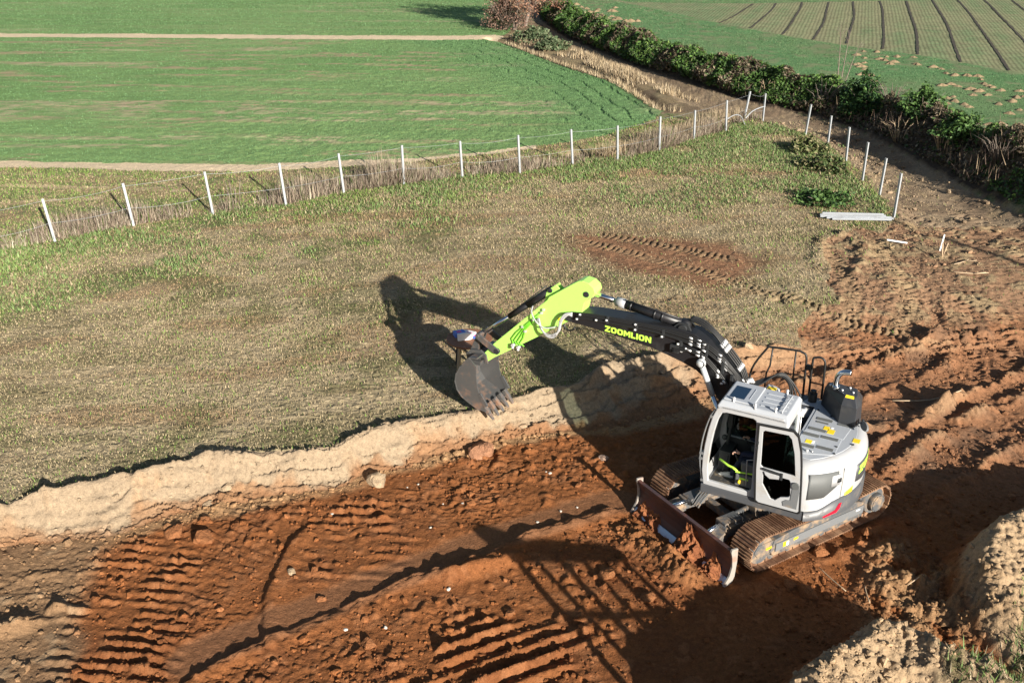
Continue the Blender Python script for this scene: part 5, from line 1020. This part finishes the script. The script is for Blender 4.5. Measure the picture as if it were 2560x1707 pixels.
blade_mesh('dry_grass', M['straw'], np.stack([x, y, zat(x, y)], 1), rnd(n, .12, .45) * np.where(y < 46, 1.5, 1), rnd(n, .02, .05) * sc_, np.abs(rng.normal(.6, .4, n)), rnd(n, 0, 6.283), pal(n, [(.38, .3, .19), (.3, .225, .14), (.2, .15, .1), (.44, .36, .25)], [.4, .3, .15, .15])); tag(bpy.data.objects['dry_grass'], 'tall straw coloured grass beside the dirt track and ditch', 'grass', kind='stuff')
# ---- young crop
n = 520000; y = 36 + 72 * rng.random(n) ** 1.35; x = (rng.random(n) * 2 - 1) * ((y + 4.7) * .49 + 1); rg_ = regat(x, y); k = np.isin(rg_, (4, 6, 9)); x, y, rg_ = x[k], y[k], rg_[k]
gj = np.clip(np.searchsorted(AY, y), 0, len(AY) - 1); gi = np.clip(np.searchsorted(AX, x), 0, len(AX) - 1); gc = GC[gj, gi]; k = (rng.random(len(x)) < sm((gc[:, 1] / gc[:, 0] - 1.0) / .8)); x, y, rg_ = x[k], y[k], rg_[k]; n = len(x); fs = (y + 5) / 42
c = pal(n, [(.115, .215, .088), (.105, .195, .078), (.135, .23, .1), (.085, .16, .065)], [.4, .25, .25, .1], .1); k9 = rg_ == 9; c[k9] = pal(k9.sum(), [(.1, .18, .075), (.14, .19, .095), (.08, .14, .06)], [.45, .35, .2])
blade_mesh('young_crop', M['leaf'], np.stack([x, y, zat(x, y)], 1), rnd(n, .035, .075) * fs ** .5, rnd(n, .02, .045) * fs, rnd(n, .7, 1.45), rnd(n, 0, 6.283), c); tag(bpy.data.objects['young_crop'], 'young green cereal crop covering the fields', 'crop', kind='stuff')
# ---- hedge on the bank along the track
x, y, s, o = along([(2.02,95.88),(2.28,82.49),(3.59,72.26),(5.11,67.0),(7.19,59.46),(9.24,54.14),(10.76,50.78),(12.3,47.68),(13.83,45.48),(15.07,42.93),(15.65,39.12),(15.92,36.13),(16.08,33.75),(16.45,31.13),(16.9,28.5),(17.8,25)][::-1], 170000, -.15, -3.3)
u = -o / 3.3; lo = sm((47 - y) / 4); g1 = fbm(x, y, .45, 3, 3); g2 = fbm(x, y, 1.5, 3, 5); hgt = np.maximum(.05, (.85 * np.sin(np.pi * np.clip(u * .9 + .1, 0, 1)) ** .7 * (1 - .45 * lo) + .75 * g1 + .45 * g2)); hgt = np.where((lo > .5) & (u < .35), hgt * .35, hgt)
k = rng.random(len(x)) < (.8 + 1.4 * g2) * (1 - lo * .72 * (u < .42)) ; x, y, u, lo, g1, g2, hgt = [q[k] for q in (x, y, u, lo, g1, g2, hgt)]; n = len(x)
zz = zat(x, y) + hgt * (1 - .75 * rng.random(n) ** 2.2); br = sm((fbm(x, y, .7, 3, 9) - .03 + .17 * lo) / .1) * .8; isb = rng.random(n) < br
c = pal(n, [(.045, .095, .02), (.075, .14, .03), (.026, .055, .016), (.11, .17, .04), (.09, .115, .055)], [.32, .26, .24, .08, .1]); c[isb] = pal(isb.sum(), [(.14, .108, .07), (.22, .175, .115), (.085, .065, .042), (.1, .078, .054)], [.3, .15, .3, .25])
leaf_mesh('bramble_hedge', M['leaf'], np.stack([x, y, zz], 1), rnd(n, .04, .10) * (1 + np.maximum(0, y - 35) / 60), c); tag(bpy.data.objects['bramble_hedge'], 'overgrown bramble hedge along the bank of the dirt track', 'hedge', kind='stuff')
x, y, s, o = along([(5.11,67.0),(7.19,59.46),(9.24,54.14),(10.76,50.78),(12.3,47.68),(13.83,45.48),(15.07,42.93),(15.65,39.12),(15.92,36.13),(16.08,33.75),(16.45,31.13),(16.9,28.5)][::-1], 13000, -.1, -3.0); n = len(x); nn = fbm(x, y, .6, 3, 8); k = rng.random(n) < .25 + 2.4 * nn; x, y = x[k], y[k]; n = len(x)
blade_mesh('bank_weeds', M['straw'], np.stack([x, y, zat(x, y) + rnd(n, 0, .5)], 1), rnd(n, .2, .7), rnd(n, .012, .03), np.abs(rng.normal(.75, .5, n)), rnd(n, 0, 6.283), pal(n, [(.28, .21, .14), (.17, .115, .09), (.11, .075, .06), (.36, .29, .2)], [.25, .35, .3, .1])); tag(bpy.data.objects['bank_weeds'], 'dead stalks and reeds tangled in the hedge', 'weeds', kind='stuff')
# ---- single plants one can pick out
def bush(name, x, y, rx, h, nl, cols, p, label, cat='bush', stems=8, ls=.08):
    z = zt(x, y); r = empty(name, (x, y, z)); tag(r, label, cat)
    a = rnd(nl, 0, 6.283); rr_ = rng.random(nl) ** .5; ph = rnd(nl, .1, 1.57); lump = 1 + .35 * np.sin(a * 3 + x) * np.cos(ph * 4 + y) + rnd(nl, -.2, .12)
    P = np.stack([rx * np.cos(a) * np.cos(ph) * lump, rx * np.sin(a) * np.cos(ph) * lump, h * np.sin(ph) * lump], 1) * (1 - .35 * rng.random(nl)[:, None] ** 2)
    leaf_mesh('foliage', M['leaf'], P, rnd(nl, ls * .6, ls * 1.5), pal(nl, cols, p), r)
    mb = MB()
    for q in range(stems): a_ = random.uniform(0, 6.28); mb.tube([(0, 0, -.05), (rx * .4 * math.cos(a_), rx * .4 * math.sin(a_), h * .5), (rx * .8 * math.cos(a_), rx * .8 * math.sin(a_), h * random.uniform(.7, 1.05))], [.02, .014, .006], 5)
    mb.build('stems', M['bark'], r); return r
GRN = [(.04, .085, .022), (.065, .125, .03), (.022, .05, .015), (.09, .15, .042)]
bush('ivy_bush', 15.9, 44.0, 1.0, 1.5, 2600, [(.02, .05, .016), (.035, .08, .02), (.07, .13, .03)], [.5, .35, .15], 'dark green rounded bush at the foot of the bank', 'bush')
bush('green_bush', 17.2, 40.6, 1.0, 1.0, 2000, GRN, [.3, .4, .1, .2], 'bright green bush on top of the bank beside the dark rounded bush')
bush('green_bush', 17.1, 36.6, .9, .8, 1800, GRN, [.3, .4, .15, .15], 'low green bush on the bank right of the dead stalks')
bush('green_bush', 12.0, 38.6, .8, .45, 1500, [(.1, .12, .04), (.2, .18, .09), (.06, .09, .03)], [.4, .3, .3], 'tussock of rough grass beside the bare posts', 'tussock', 3, .07)
bush('green_bush', 11.9, 35.9, .9, .4, 1600, [(.08, .11, .035), (.18, .16, .08), (.05, .08, .025)], [.4, .3, .3], 'rough green tussock where the meadow drops to the track', 'tussock', 3, .07)
bush('green_bush', 10.6, 31.6, 1.0, .3, 1500, GRN, [.3, .4, .2, .1], 'low green patch of weeds above the steel lengths', 'weeds', 2, .06)
bush('grey_shrub', 1.6, 69.8, 1.4, .8, 1800, [(.09, .12, .06), (.13, .15, .08), (.05, .08, .035)], [.4, .3, .3], 'greyish green shrub at the foot of the bare trees', 'shrub', 6, .1)
bush('grey_shrub', 2.7, 66.4, 1.2, .6, 1500, [(.09, .12, .06), (.13, .15, .08), (.05, .08, .035)], [.4, .3, .3], 'low shrub on the strip between the crop and the dirt track', 'shrub', 6, .1)
def stalks(name, x, y, n, h, spread, label, cat, mat='wood', r=.014):
    z = zt(x, y); o = MB()
    for q in range(n):
        a = random.uniform(0, 6.28); t = random.uniform(.1, spread); hh = h * random.uniform(.5, 1); p = (.15 * math.cos(a), .15 * math.sin(a), -.05); m_ = (p[0] + hh * t * .5 * math.cos(a), p[1] + hh * t * .5 * math.sin(a), hh * .6); e = (p[0] + hh * t * math.cos(a), p[1] + hh * t * math.sin(a), hh * random.uniform(.75, 1)); o.tube([p, m_, e], [r, r * .8, r * .4], 5)
        if q % 2 == 0: a += 1; o.tube([m_, (m_[0] + .25 * math.cos(a), m_[1] + .25 * math.sin(a), m_[2] + .15)], r * .5, 4)
    b = o.build(name, M[mat]); b.location = (x, y, z); tag(b, label, cat); return b
stalks('reed_clump', 15.9, 39.4, 16, 1.0, .8, 'pale dead reeds leaning over the bank foot behind the bare posts', 'reeds')
stalks('reed_clump', 16.6, 36.8, 14, 1.1, .7, 'straw coloured reed clump at the bank foot across from the last bare posts', 'reeds')
stalks('reed_clump', 11.2, 51.4, 14, 1.0, .6, 'dry reed clump in the hedge front above the corner post', 'reeds')
stalks('reed_clump', 12.7, 48.6, 14, 1.0, .6, 'dry reed clump in the hedge just right of the corner post', 'reeds')
stalks('dead_branches', 14.6, 45.6, 26, 1.4, .9, 'tangle of brown dead branches left of the dark rounded bush', 'branches', 'bark')
stalks('dead_branches', 16.9, 43.2, 26, 1.3, .9, 'tangle of brown dead branches right of the dark rounded bush', 'branches', 'bark')
stalks('dead_branches', 17.3, 33.6, 30, 1.2, 1., 'heap of dark dead branches on the bank beside the lower end of the track', 'branches', 'bark')
stalks('dead_branches', 17.4, 30.6, 26, 1.0, 1., 'dark broken branches low at the end of the bank', 'branches', 'bark')
stalks('dead_weed', -9.3, 31.2, 7, .95, .12, 'dark upright dead weeds behind the second wired span', 'weeds', 'bark', .02)
stalks('dead_weed', -12.8, 29.4, 9, .7, .4, 'dark dead weed bush behind the first wired span', 'weeds', 'bark', .012)
z = zt(16.8, 50.5); r_ = empty('sapling', (16.8, 50.5, z)); tag(r_, 'thin bare sapling with three pale stems above the hedge', 'sapling')
for a, lean, h in ((0, -.25, 3.6), (1, .2, 3.1), (2, .75, 2.6)):
    mb = MB(); P = [Vector((.1 * a, 0, 0)), Vector((.1 * a + lean * .3, 0, h * .35)), Vector((.1 * a + lean * .6, .05, h * .7)), Vector((.1 * a + lean, .1, h))]; mb.tube(spline(P, 4), [.035 - .028 * k / 12 for k in range(13)], 6)
    for k in range(9): t = random.uniform(.35, .95); c = P[0].lerp(P[3], t); s_ = random.choice((-1, 1)); mb.tube([c, c + Vector((s_ * random.uniform(.12, .35), random.uniform(-.1, .1), random.uniform(.2, .5)))], [.008, .004], 4)
    mb.build('stem', M['bark'], r_)
# ---- bare trees at the head of the track
def tree(x, y, h, seed, label, lean=0.):
    rd = random.Random(seed); z = zt(x, y); r = empty('bare_tree', (x, y, z)); tag(r, label, 'tree'); mt = MB(); mc = MB(); tips = []
    def grow(p, dv, L, rad, depth):
        n_ = 4; pts = [p]; q = p; d_ = dv.copy()
        for i in range(n_): d_ = (d_ + Vector((rd.gauss(0, .16), rd.gauss(0, .16), rd.gauss(0, .1) + (.05 if depth < 2 else -.10)))).normalized(); q = q + d_ * L / n_; pts.append(q)
        (mt if depth == 0 else mc).tube(pts, [rad * (1 - .5 * i / n_) for i in range(n_ + 1)], 7 if depth < 2 else 4, False); 
        if depth >= 3: tips.extend(pts[1:])
        if depth == 4: return
        for k in range((6, 5, 4, 3)[depth]):
            t = rd.uniform(.25 if depth else .15, 1); c = pts[min(n_, int(t * n_))]; a = rd.uniform(0, 6.28); sp = rd.uniform(.5, 1.1); side = Vector((math.cos(a), math.sin(a), rd.uniform(-.25, .45))); grow(c, (d_ + side * sp).normalized(), L * rd.uniform(.45, .68), rad * .48, depth + 1)
    grow(Vector((0, 0, -.1)), Vector((lean, 0, 1)).normalized(), h * .55, h * .021, 0)
    mt.build('trunk', M['bark'], r); cr = mc.build('crown', M['bark'], r, fix=False)
    T_ = np.array([tuple(t) for t in tips]); T_ = np.repeat(T_, 2, 0) + rng.normal(0, .22, (2 * len(T_), 3)); nl = len(T_); leaf_mesh('dead_leaves', M['leaf'], T_, rnd(nl, .05, .11), pal(nl, [(.2, .1, .06), (.27, .14, .09), (.14, .08, .06), (.3, .2, .12)], [.35, .25, .25, .15]), cr)
tree(.2, 76.0, 8.5, 3, 'bare tree with a pale trunk and reddish brown dead leaves beside the track head')
tree(-.7, 76.6, 8.0, 8, 'dark twiggy bare tree at the corner of the far field', -.1)
tree(1.0, 78.4, 7.5, 21, 'thin bare tree leaning over the dirt track', .15)
bush('thicket', -.4, 75.6, 1.8, 2.3, 2600, [(.17, .1, .075), (.1, .065, .05), (.24, .15, .11), (.05, .06, .03)], [.4, .3, .2, .1], 'brown leafless thicket round the foot of the bare trees', 'thicket', 60, .07)
# ------------------------------------------------------------------ molehills
MOLE = [(23.03,65.1),(22.12,63.55),(22.18,62.3),(23.82,64.84),(22.98,61.82),(23.12,61.34),(23.74,62.8),(24.4,62.8),(25.36,62.55),(24.47,59.73),(23.43,60.64),(22.92,59.95),(21.55,60.41),(20.92,59.06),(20.99,59.95),(20.7,59.73),(20.81,58.19),(20.05,56.31),(19.98,54.36),(20.47,56.11),(25.12,58.84),(25.33,58.19),(25.02,56.72),(25.26,56.11),(25.87,55.91),(26.38,55.71),(26.16,54.74),(23.94,53.42),(23.29,53.06),(24.08,52.88),(25.74,53.42),(25.77,52.88),(24.39,51.99),(24.62,51.48),(25.8,52.52),(25.86,51.65),(23.86,50.47),(24.62,50.47),(22.64,49.98),(22.13,49.65),(22.24,48.86),(21.62,48.25),(22.34,47.95),(22.33,47.35),(24.1,48.1),(25.13,48.86),(25.8,49.82),(26.75,51.48),(26.22,49.98),(24.43,46.63),(23.57,45.79),(22.04,43.42),(21.51,43.29),(22.86,43.29),
        (5.94,93.75),(6.27,91.6),(6.64,90.22),(6.74,87.57),(7.39,88.22),(6.85,85.07),(7.57,85.07),(7.7,83.27),(8.72,88.22),(8.29,82.12),(8.69,82.69),(9.14,81.0),(9.55,81.0),(10.12,81.22),(8.37,84.46),(7.64,89.54),(9.28,90.9)]
MM = []
for q in range(5):
    a, b = np.meshgrid(np.linspace(0, 6.283, 25)[:-1], np.linspace(0, 1, 9)); rr_ = b * (1 + .25 * np.sin(a * 2 + q) + .15 * np.sin(a * 5 + 2 * q)); X = rr_ * np.cos(a); Y = rr_ * np.sin(a); Z = (1 - b ** 1.4) * .55 + .22 * fbm(X + 9 * q, Y, 3.5, 3, q) * (1 - b) ** .3 - .06 * b
    V = np.stack([X, Y, Z], -1).reshape(-1, 3); idx = np.arange(9 * 24).reshape(9, 24); Q = np.stack([idx[:-1], np.roll(idx[:-1], -1, 1), np.roll(idx[1:], -1, 1), idx[1:]], -1).reshape(-1, 4)
    o = arr_mesh('molehill', V, Q, M['soil'], np.tile(np.array((.255, .19, .115), np.float32), (len(V), 1)) * (1 + .5 * fbm(X, Y, 4, 2, 1)).reshape(-1, 1), None, True); MM.append(o.data); bpy.data.objects.remove(o)
for q, (x, y) in enumerate(MOLE):
    o = bpy.data.objects.new('molehill', MM[q % 5]); COL.objects.link(o); s = random.uniform(.18, .33) * (1 + (y > 70) * .5); o.location = (x, y, zt(x, y)); o.scale = (s, s, s * .85); o.rotation_euler = (0, 0, random.uniform(0, 6))
    tag(o, 'pale earth molehill in the green field beyond the hedge' if q < 54 else 'pale earth molehill at the far end of the hedge', 'molehill', 'molehills in the green field' if q < 54 else 'molehills at the far end of the hedge')
# ------------------------------------------------------------------ clods and stones
IV = []; ph_ = (1 + 5 ** .5) / 2
for a, b in ((-1, ph_), (1, ph_), (-1, -ph_), (1, -ph_)): IV += [(a, b, 0), (0, a, b), (b, 0, a)]
ICO_V = np.array(IV) / np.linalg.norm(IV[0])
def hull_faces(V):
    Fs = []
    for i in range(12):
        for j in range(i + 1, 12):
            for k in range(j + 1, 12):
                if all(abs(np.linalg.norm(V[a] - V[b]) - 1.0515) < .02 for a, b in ((i, j), (j, k), (i, k))):
                    nrm = np.cross(V[j] - V[i], V[k] - V[i]); Fs.append((i, j, k) if nrm @ V[i] > 0 else (i, k, j))
    return np.array(Fs)
ICO_F = hull_faces(ICO_V)
def clods(name, x, y, s, col, mat=M['soil'], sink=.3):
    n = len(x); V = ICO_V[None] * rng.uniform(.65, 1.25, (n, 12, 1)); ang_ = rnd(n, 0, 6.283); ca, sa = np.cos(ang_), np.sin(ang_); sx = s[:, None] * rng.uniform(.8, 1.4, (n, 1)); sy = s[:, None] * rng.uniform(.7, 1.1, (n, 1)); sz = s[:, None] * rng.uniform(.5, .9, (n, 1))
    X = V[..., 0] * sx; Y = V[..., 1] * sy; P = np.stack([x[:, None] + X * ca[:, None] - Y * sa[:, None], y[:, None] + X * sa[:, None] + Y * ca[:, None], zat(x, y)[:, None] + V[..., 2] * sz + (s * sink)[:, None]], -1)
    return arr_mesh(name, P.reshape(-1, 3), (ICO_F[None] + 12 * np.arange(n)[:, None, None]).reshape(-1, 3), mat, np.repeat(col, 12, 0), None, False)
n = 230000; x = rnd(n, -10, 17); y = 9 + 36 * rng.random(n) ** 1.7; rg_ = regat(x, y); k = in_view(x, y) & np.isin(rg_, (1, 2, 7)); x, y = x[k], y[k]
nn = fbm(x, y, .55, 4, 3); dL_, _, _ = pdist(LOW, x, y, 1.0); dB, _, _ = pdist(BAND, x, y, .6); ck_ = soft(CLUMP, x, y, .8) + soft(H1, x, y, .8) * .5
k = rng.random(len(x)) < (.10 + 1.2 * np.maximum(0, nn) + .5 * np.exp(-(dL_ / .25) ** 2) + .5 * ck_) * (dB > .45); x, y = x[k], y[k]; lx_ = (x - SCX) * math.cos(AL) + (y - SCY) * math.sin(AL); ly_ = -(x - SCX) * math.sin(AL) + (y - SCY) * math.cos(AL); k = ~((np.abs(lx_) < 2.0) & (np.abs(ly_) < 1.32)); x, y = x[k], y[k]
gj = np.clip(np.searchsorted(AY, y), 0, len(AY) - 1); gi = np.clip(np.searchsorted(AX, x), 0, len(AX) - 1); n = len(x)
clods('soil_clods', x, y, np.minimum(.075, .0105 * np.exp(np.abs(rng.normal(0, .75, n)))) * (1 + np.maximum(0, y - 22) / 25), np.clip(GC[gj, gi] * rng.uniform(.85, 1.3, (n, 1)), 0, 1)); tag(bpy.data.objects['soil_clods'], 'loose crumbs of red and pale soil over the dig', 'soil', kind='stuff')
def lump(name, x, y, s, colr, label, cat, sq=(1, 1, .7), mat='soil', group=None):
    a = np.random.default_rng(int(abs(x * 100) + abs(y * 37))); U, Vv = 16, 9; th = np.linspace(.02, np.pi - .02, Vv)[:, None]; p = np.linspace(0, 2 * np.pi, U + 1)[:-1][None]
    D = np.stack([np.sin(th) * np.cos(p), np.sin(th) * np.sin(p), np.cos(th) + 0 * p], -1).reshape(-1, 3); rad = np.ones(len(D))
    for q in range(16): w_ = a.normal(size=3); w_ /= np.linalg.norm(w_); rad = np.minimum(rad, a.uniform(.5, .85) / np.maximum(.3, D @ w_))
    P = D * rad[:, None] * s * np.array(sq) + a.normal(0, .02 * s, D.shape); P[:, 2] = np.maximum(P[:, 2], -.5 * s); idx = np.arange(U * Vv).reshape(Vv, U); Q = np.stack([idx[:-1], idx[1:], np.roll(idx[1:], -1, 1), np.roll(idx[:-1], -1, 1)], -1).reshape(-1, 4)
    o = arr_mesh(name, P, Q, M[mat], np.tile(np.array(colr, np.float32), (len(P), 1)) * a.uniform(.9, 1.1, (len(P), 1)), None, False); o.location = (x, y, zt(x, y) + s * .12); o.rotation_euler = (a.uniform(-.3, .3), a.uniform(-.3, .3), a.uniform(0, 6)); tag(o, label, cat, group); return o
PALE, REDC = (.36, .265, .17), (.24, .1, .042)
for x, y, s, c, lab in ((-5.21, 14.79, .15, PALE, 'round pale clod halfway down the pale bank'), (-5.48, 14.45, .13, PALE, 'flat pale clod just below the round one on the bank'), (-5.8, 13.58, .22, REDC, 'big red clod at the foot of the bank on the left'), (-5.28, 13.43, .26, REDC, 'large flat red clod beside the big one at the bank foot'), (-5.3, 15.42, .16, PALE, 'pale block sitting on the lip of the bank'),
                        (-5.37, 13.95, .14, REDC, 'middling red clod between the pale slope and the red floor'), (-2.99, 11.9, .09, REDC, 'round red clod beside the smooth strip'), (-3.56, 12.49, .09, PALE, 'pale round clod near the curved step in the floor'), (-2.51, 15.16, .24, PALE, 'tan boulder of soil under the bank below the table'), (1.79, 15.98, .15, (.4, .27, .2), 'pinkish clod in front of the deep shade'),
                        (1.51, 12.45, .2, REDC, 'big clod in the shade ahead of the blade'), (2.11, 11.89, .18, REDC, 'long clod in the shade below the blade'), (-.04, 11.55, .11, REDC, 'clod lying among the lower track ridges'), (-2.11, 10.9, .13, REDC, 'clod at the bottom of the red floor'), (5.14, 13.03, .17, REDC, 'reddish clod beside the near track'), (6.07, 13.51, .14, REDC, 'clod behind the near track in a patch of sun'),
                        (4.65, 11.99, .22, REDC, 'large dark clod in the shade under the track'), (4.43, 12.22, .14, REDC, 'smaller dark clod next to the large one in the shade'), (-.55, 16.2, .34, (.3, .15, .085), 'smooth wet boulder of clay under the bucket teeth'), (-2.45, 16.28, .15, PALE, 'pale clod on the lip of the bank near the table'), (-2.2, 16.55, .1, PALE, 'small pale clod on the grass at the lip'),
                        (5.45, 20.05, .16, PALE, 'pale boulder on the bank behind the hand rail'), (2.05, 19.25, .09, PALE, 'round pale stone on the grass edge under the boom')):
    lump('soil_clod', x, y, s, c, lab, 'clod')
for k, (x, y) in enumerate([(-1.94,15.0),(-1.75,15.09),(-1.55,15.22),(.65,15.51),(.72,15.45),(.45,13.93),(-1.0,12.11),(-1.25,14.5),(-3.2,14.17),(-1.9,11.24),(.87,14.24),(1.17,14.37),(-1.42,13.74),(-2.49,11.22),(-.89,14.46)]):
    lump('white_stone', x, y, random.uniform(.02, .042), (.5, .45, .38), 'small white stone lying loose on the red soil', 'stone', group='white stones on the red soil', mat='stone')
# ------------------------------------------------------------------ beyond the picture's lower edge: the parked lorry and the pole whose shadows reach in
def lorry(x, y, rz):
    r = empty('shadow_lorry', (x, y, 0), rz); tag(r, 'flatbed lorry with a tall slatted rear rack parked behind the spoil heap', 'lorry')
    mb = MB(); mb.box(0, 4.4, -.95, .95, .95, 1.1); mb.box(.2, 6.2, -.45, .45, .7, .95); mb.build('flatbed', M['skirt'], r, .01)
    mb = MB(); mb.prism([(4.6, .6), (6.4, .6), (6.4, 1.6), (6.0, 2.4), (4.6, 2.4)], -.95, .95); mb.build('cab', M['white'], r, .05)
    mb = MB(); mb.prism([(6.405, 1.65), (6.43, 1.65), (6.08, 2.35), (6.05, 2.35)], -.85, .85); mb.build('windscreen', M['tint'], r)
    for k in range(6): mb = MB(); yy = -.95 + k * .36; q = random.uniform(-.05, .05); mb.beam((.03, yy + .065 + q, 1.1), (.03, yy + .065 - q, 2.45), random.uniform(.06, .16), .06); mb.build('stake', M['wood'], r, .004)
    for z in (1.3, 1.9): mb = MB(); mb.box(-.035, -.004, -.95, .98, z, z + .08); mb.build('cross_rail', M['wood'], r, .004)
    mb = MB(); mb.prism([(-.95, 2.45), (.98, 2.45), (.98, 2.62), (-.5, 2.72), (-.95, 2.86), (-1.15, 2.8), (-1.1, 2.66)], 0, .06, 'x'); mb.build('head_board', M['wood'], r, .01)  # top board of the added rack, outlined to give its shadow a beaked tip
    for yy in (-.95, .92): mb = MB(); mb.box(.07, 4.4, yy, yy + .03, 1.1, 1.4); mb.build('side_board', M['wood'], r, .004)
    for wx in (.9, 5.3):
        for yy in (-.9, .9): mb = MB(); mb.cyl((wx, yy - .14, .48), (wx, yy + .14, .48), .48, 24); wl = mb.build('wheel', M['rubber'], r, .03); mb = MB(); mb.cyl((wx, yy - .15, .48), (wx, yy + .15, .48), .25, 18); mb.build('rim', M['fitting'], wl, .01)
    return r
lorry(4.5, 6.44, R(-90))
mb = MB(); mb.tube([(0, 0, -.3), (0, 0, 8.2)], [.14, .1], 14); o = mb.build('utility_pole', M['wood']); o.location = (23.4, 9.4, zt(23.4, 9.4)); tag(o, 'wooden utility pole standing beside the site', 'pole')

# thin tractor furrows across the sown field
for k in range(0, len(ROWS), 2):
    a, b = Vector((*ROWS[k], 0)), Vector((*ROWS[k + 1], 0)); mb = MB(); nrm = (b - a).normalized(); nrm = Vector((-nrm.y, nrm.x, 0)); pts = []
    for q in range(61):
        t = q / 60; c = a.lerp(b, t) + nrm * (.22 * math.sin(math.pi * t) + .04 * math.sin(9 * t + k)); w_ = random.uniform(.06, .13); pts += [(c.x - nrm.x * w_, c.y, zt(c.x, c.y) + .03), (c.x + nrm.x * w_, c.y, zt(c.x, c.y) + .03)]
    mb.add(pts, [(2 * q, 2 * q + 1, 2 * q + 3, 2 * q + 2) for q in range(60)]); tag(mb.build('tractor_furrow', M['furrow'], fix=False), kind='structure')

x = rnd(30000, 5.2, 11); y = rnd(30000, 8.4, 13.6); nn = fbm(x, y, .9, 3, 4); gb_ = soft(GRASSBR, x, y, .5); k = rng.random(30000) < gb_ * (.3 + 2.2 * nn) * (x > 5.6); x, y = x[k], y[k]; n = len(x)
blade_mesh('mound_weeds', M['leaf'], np.stack([x, y, zat(x, y)], 1), rnd(n, .05, .2), rnd(n, .012, .03), rnd(n, .2, 1.2), rnd(n, 0, 6.283), pal(n, [(.09, .14, .04), (.14, .2, .06), (.06, .09, .03), (.32, .26, .17)], [.35, .25, .15, .25])); tag(bpy.data.objects['mound_weeds'], 'green weeds growing over the right edge of the spoil heaps', 'weeds', kind='stuff')
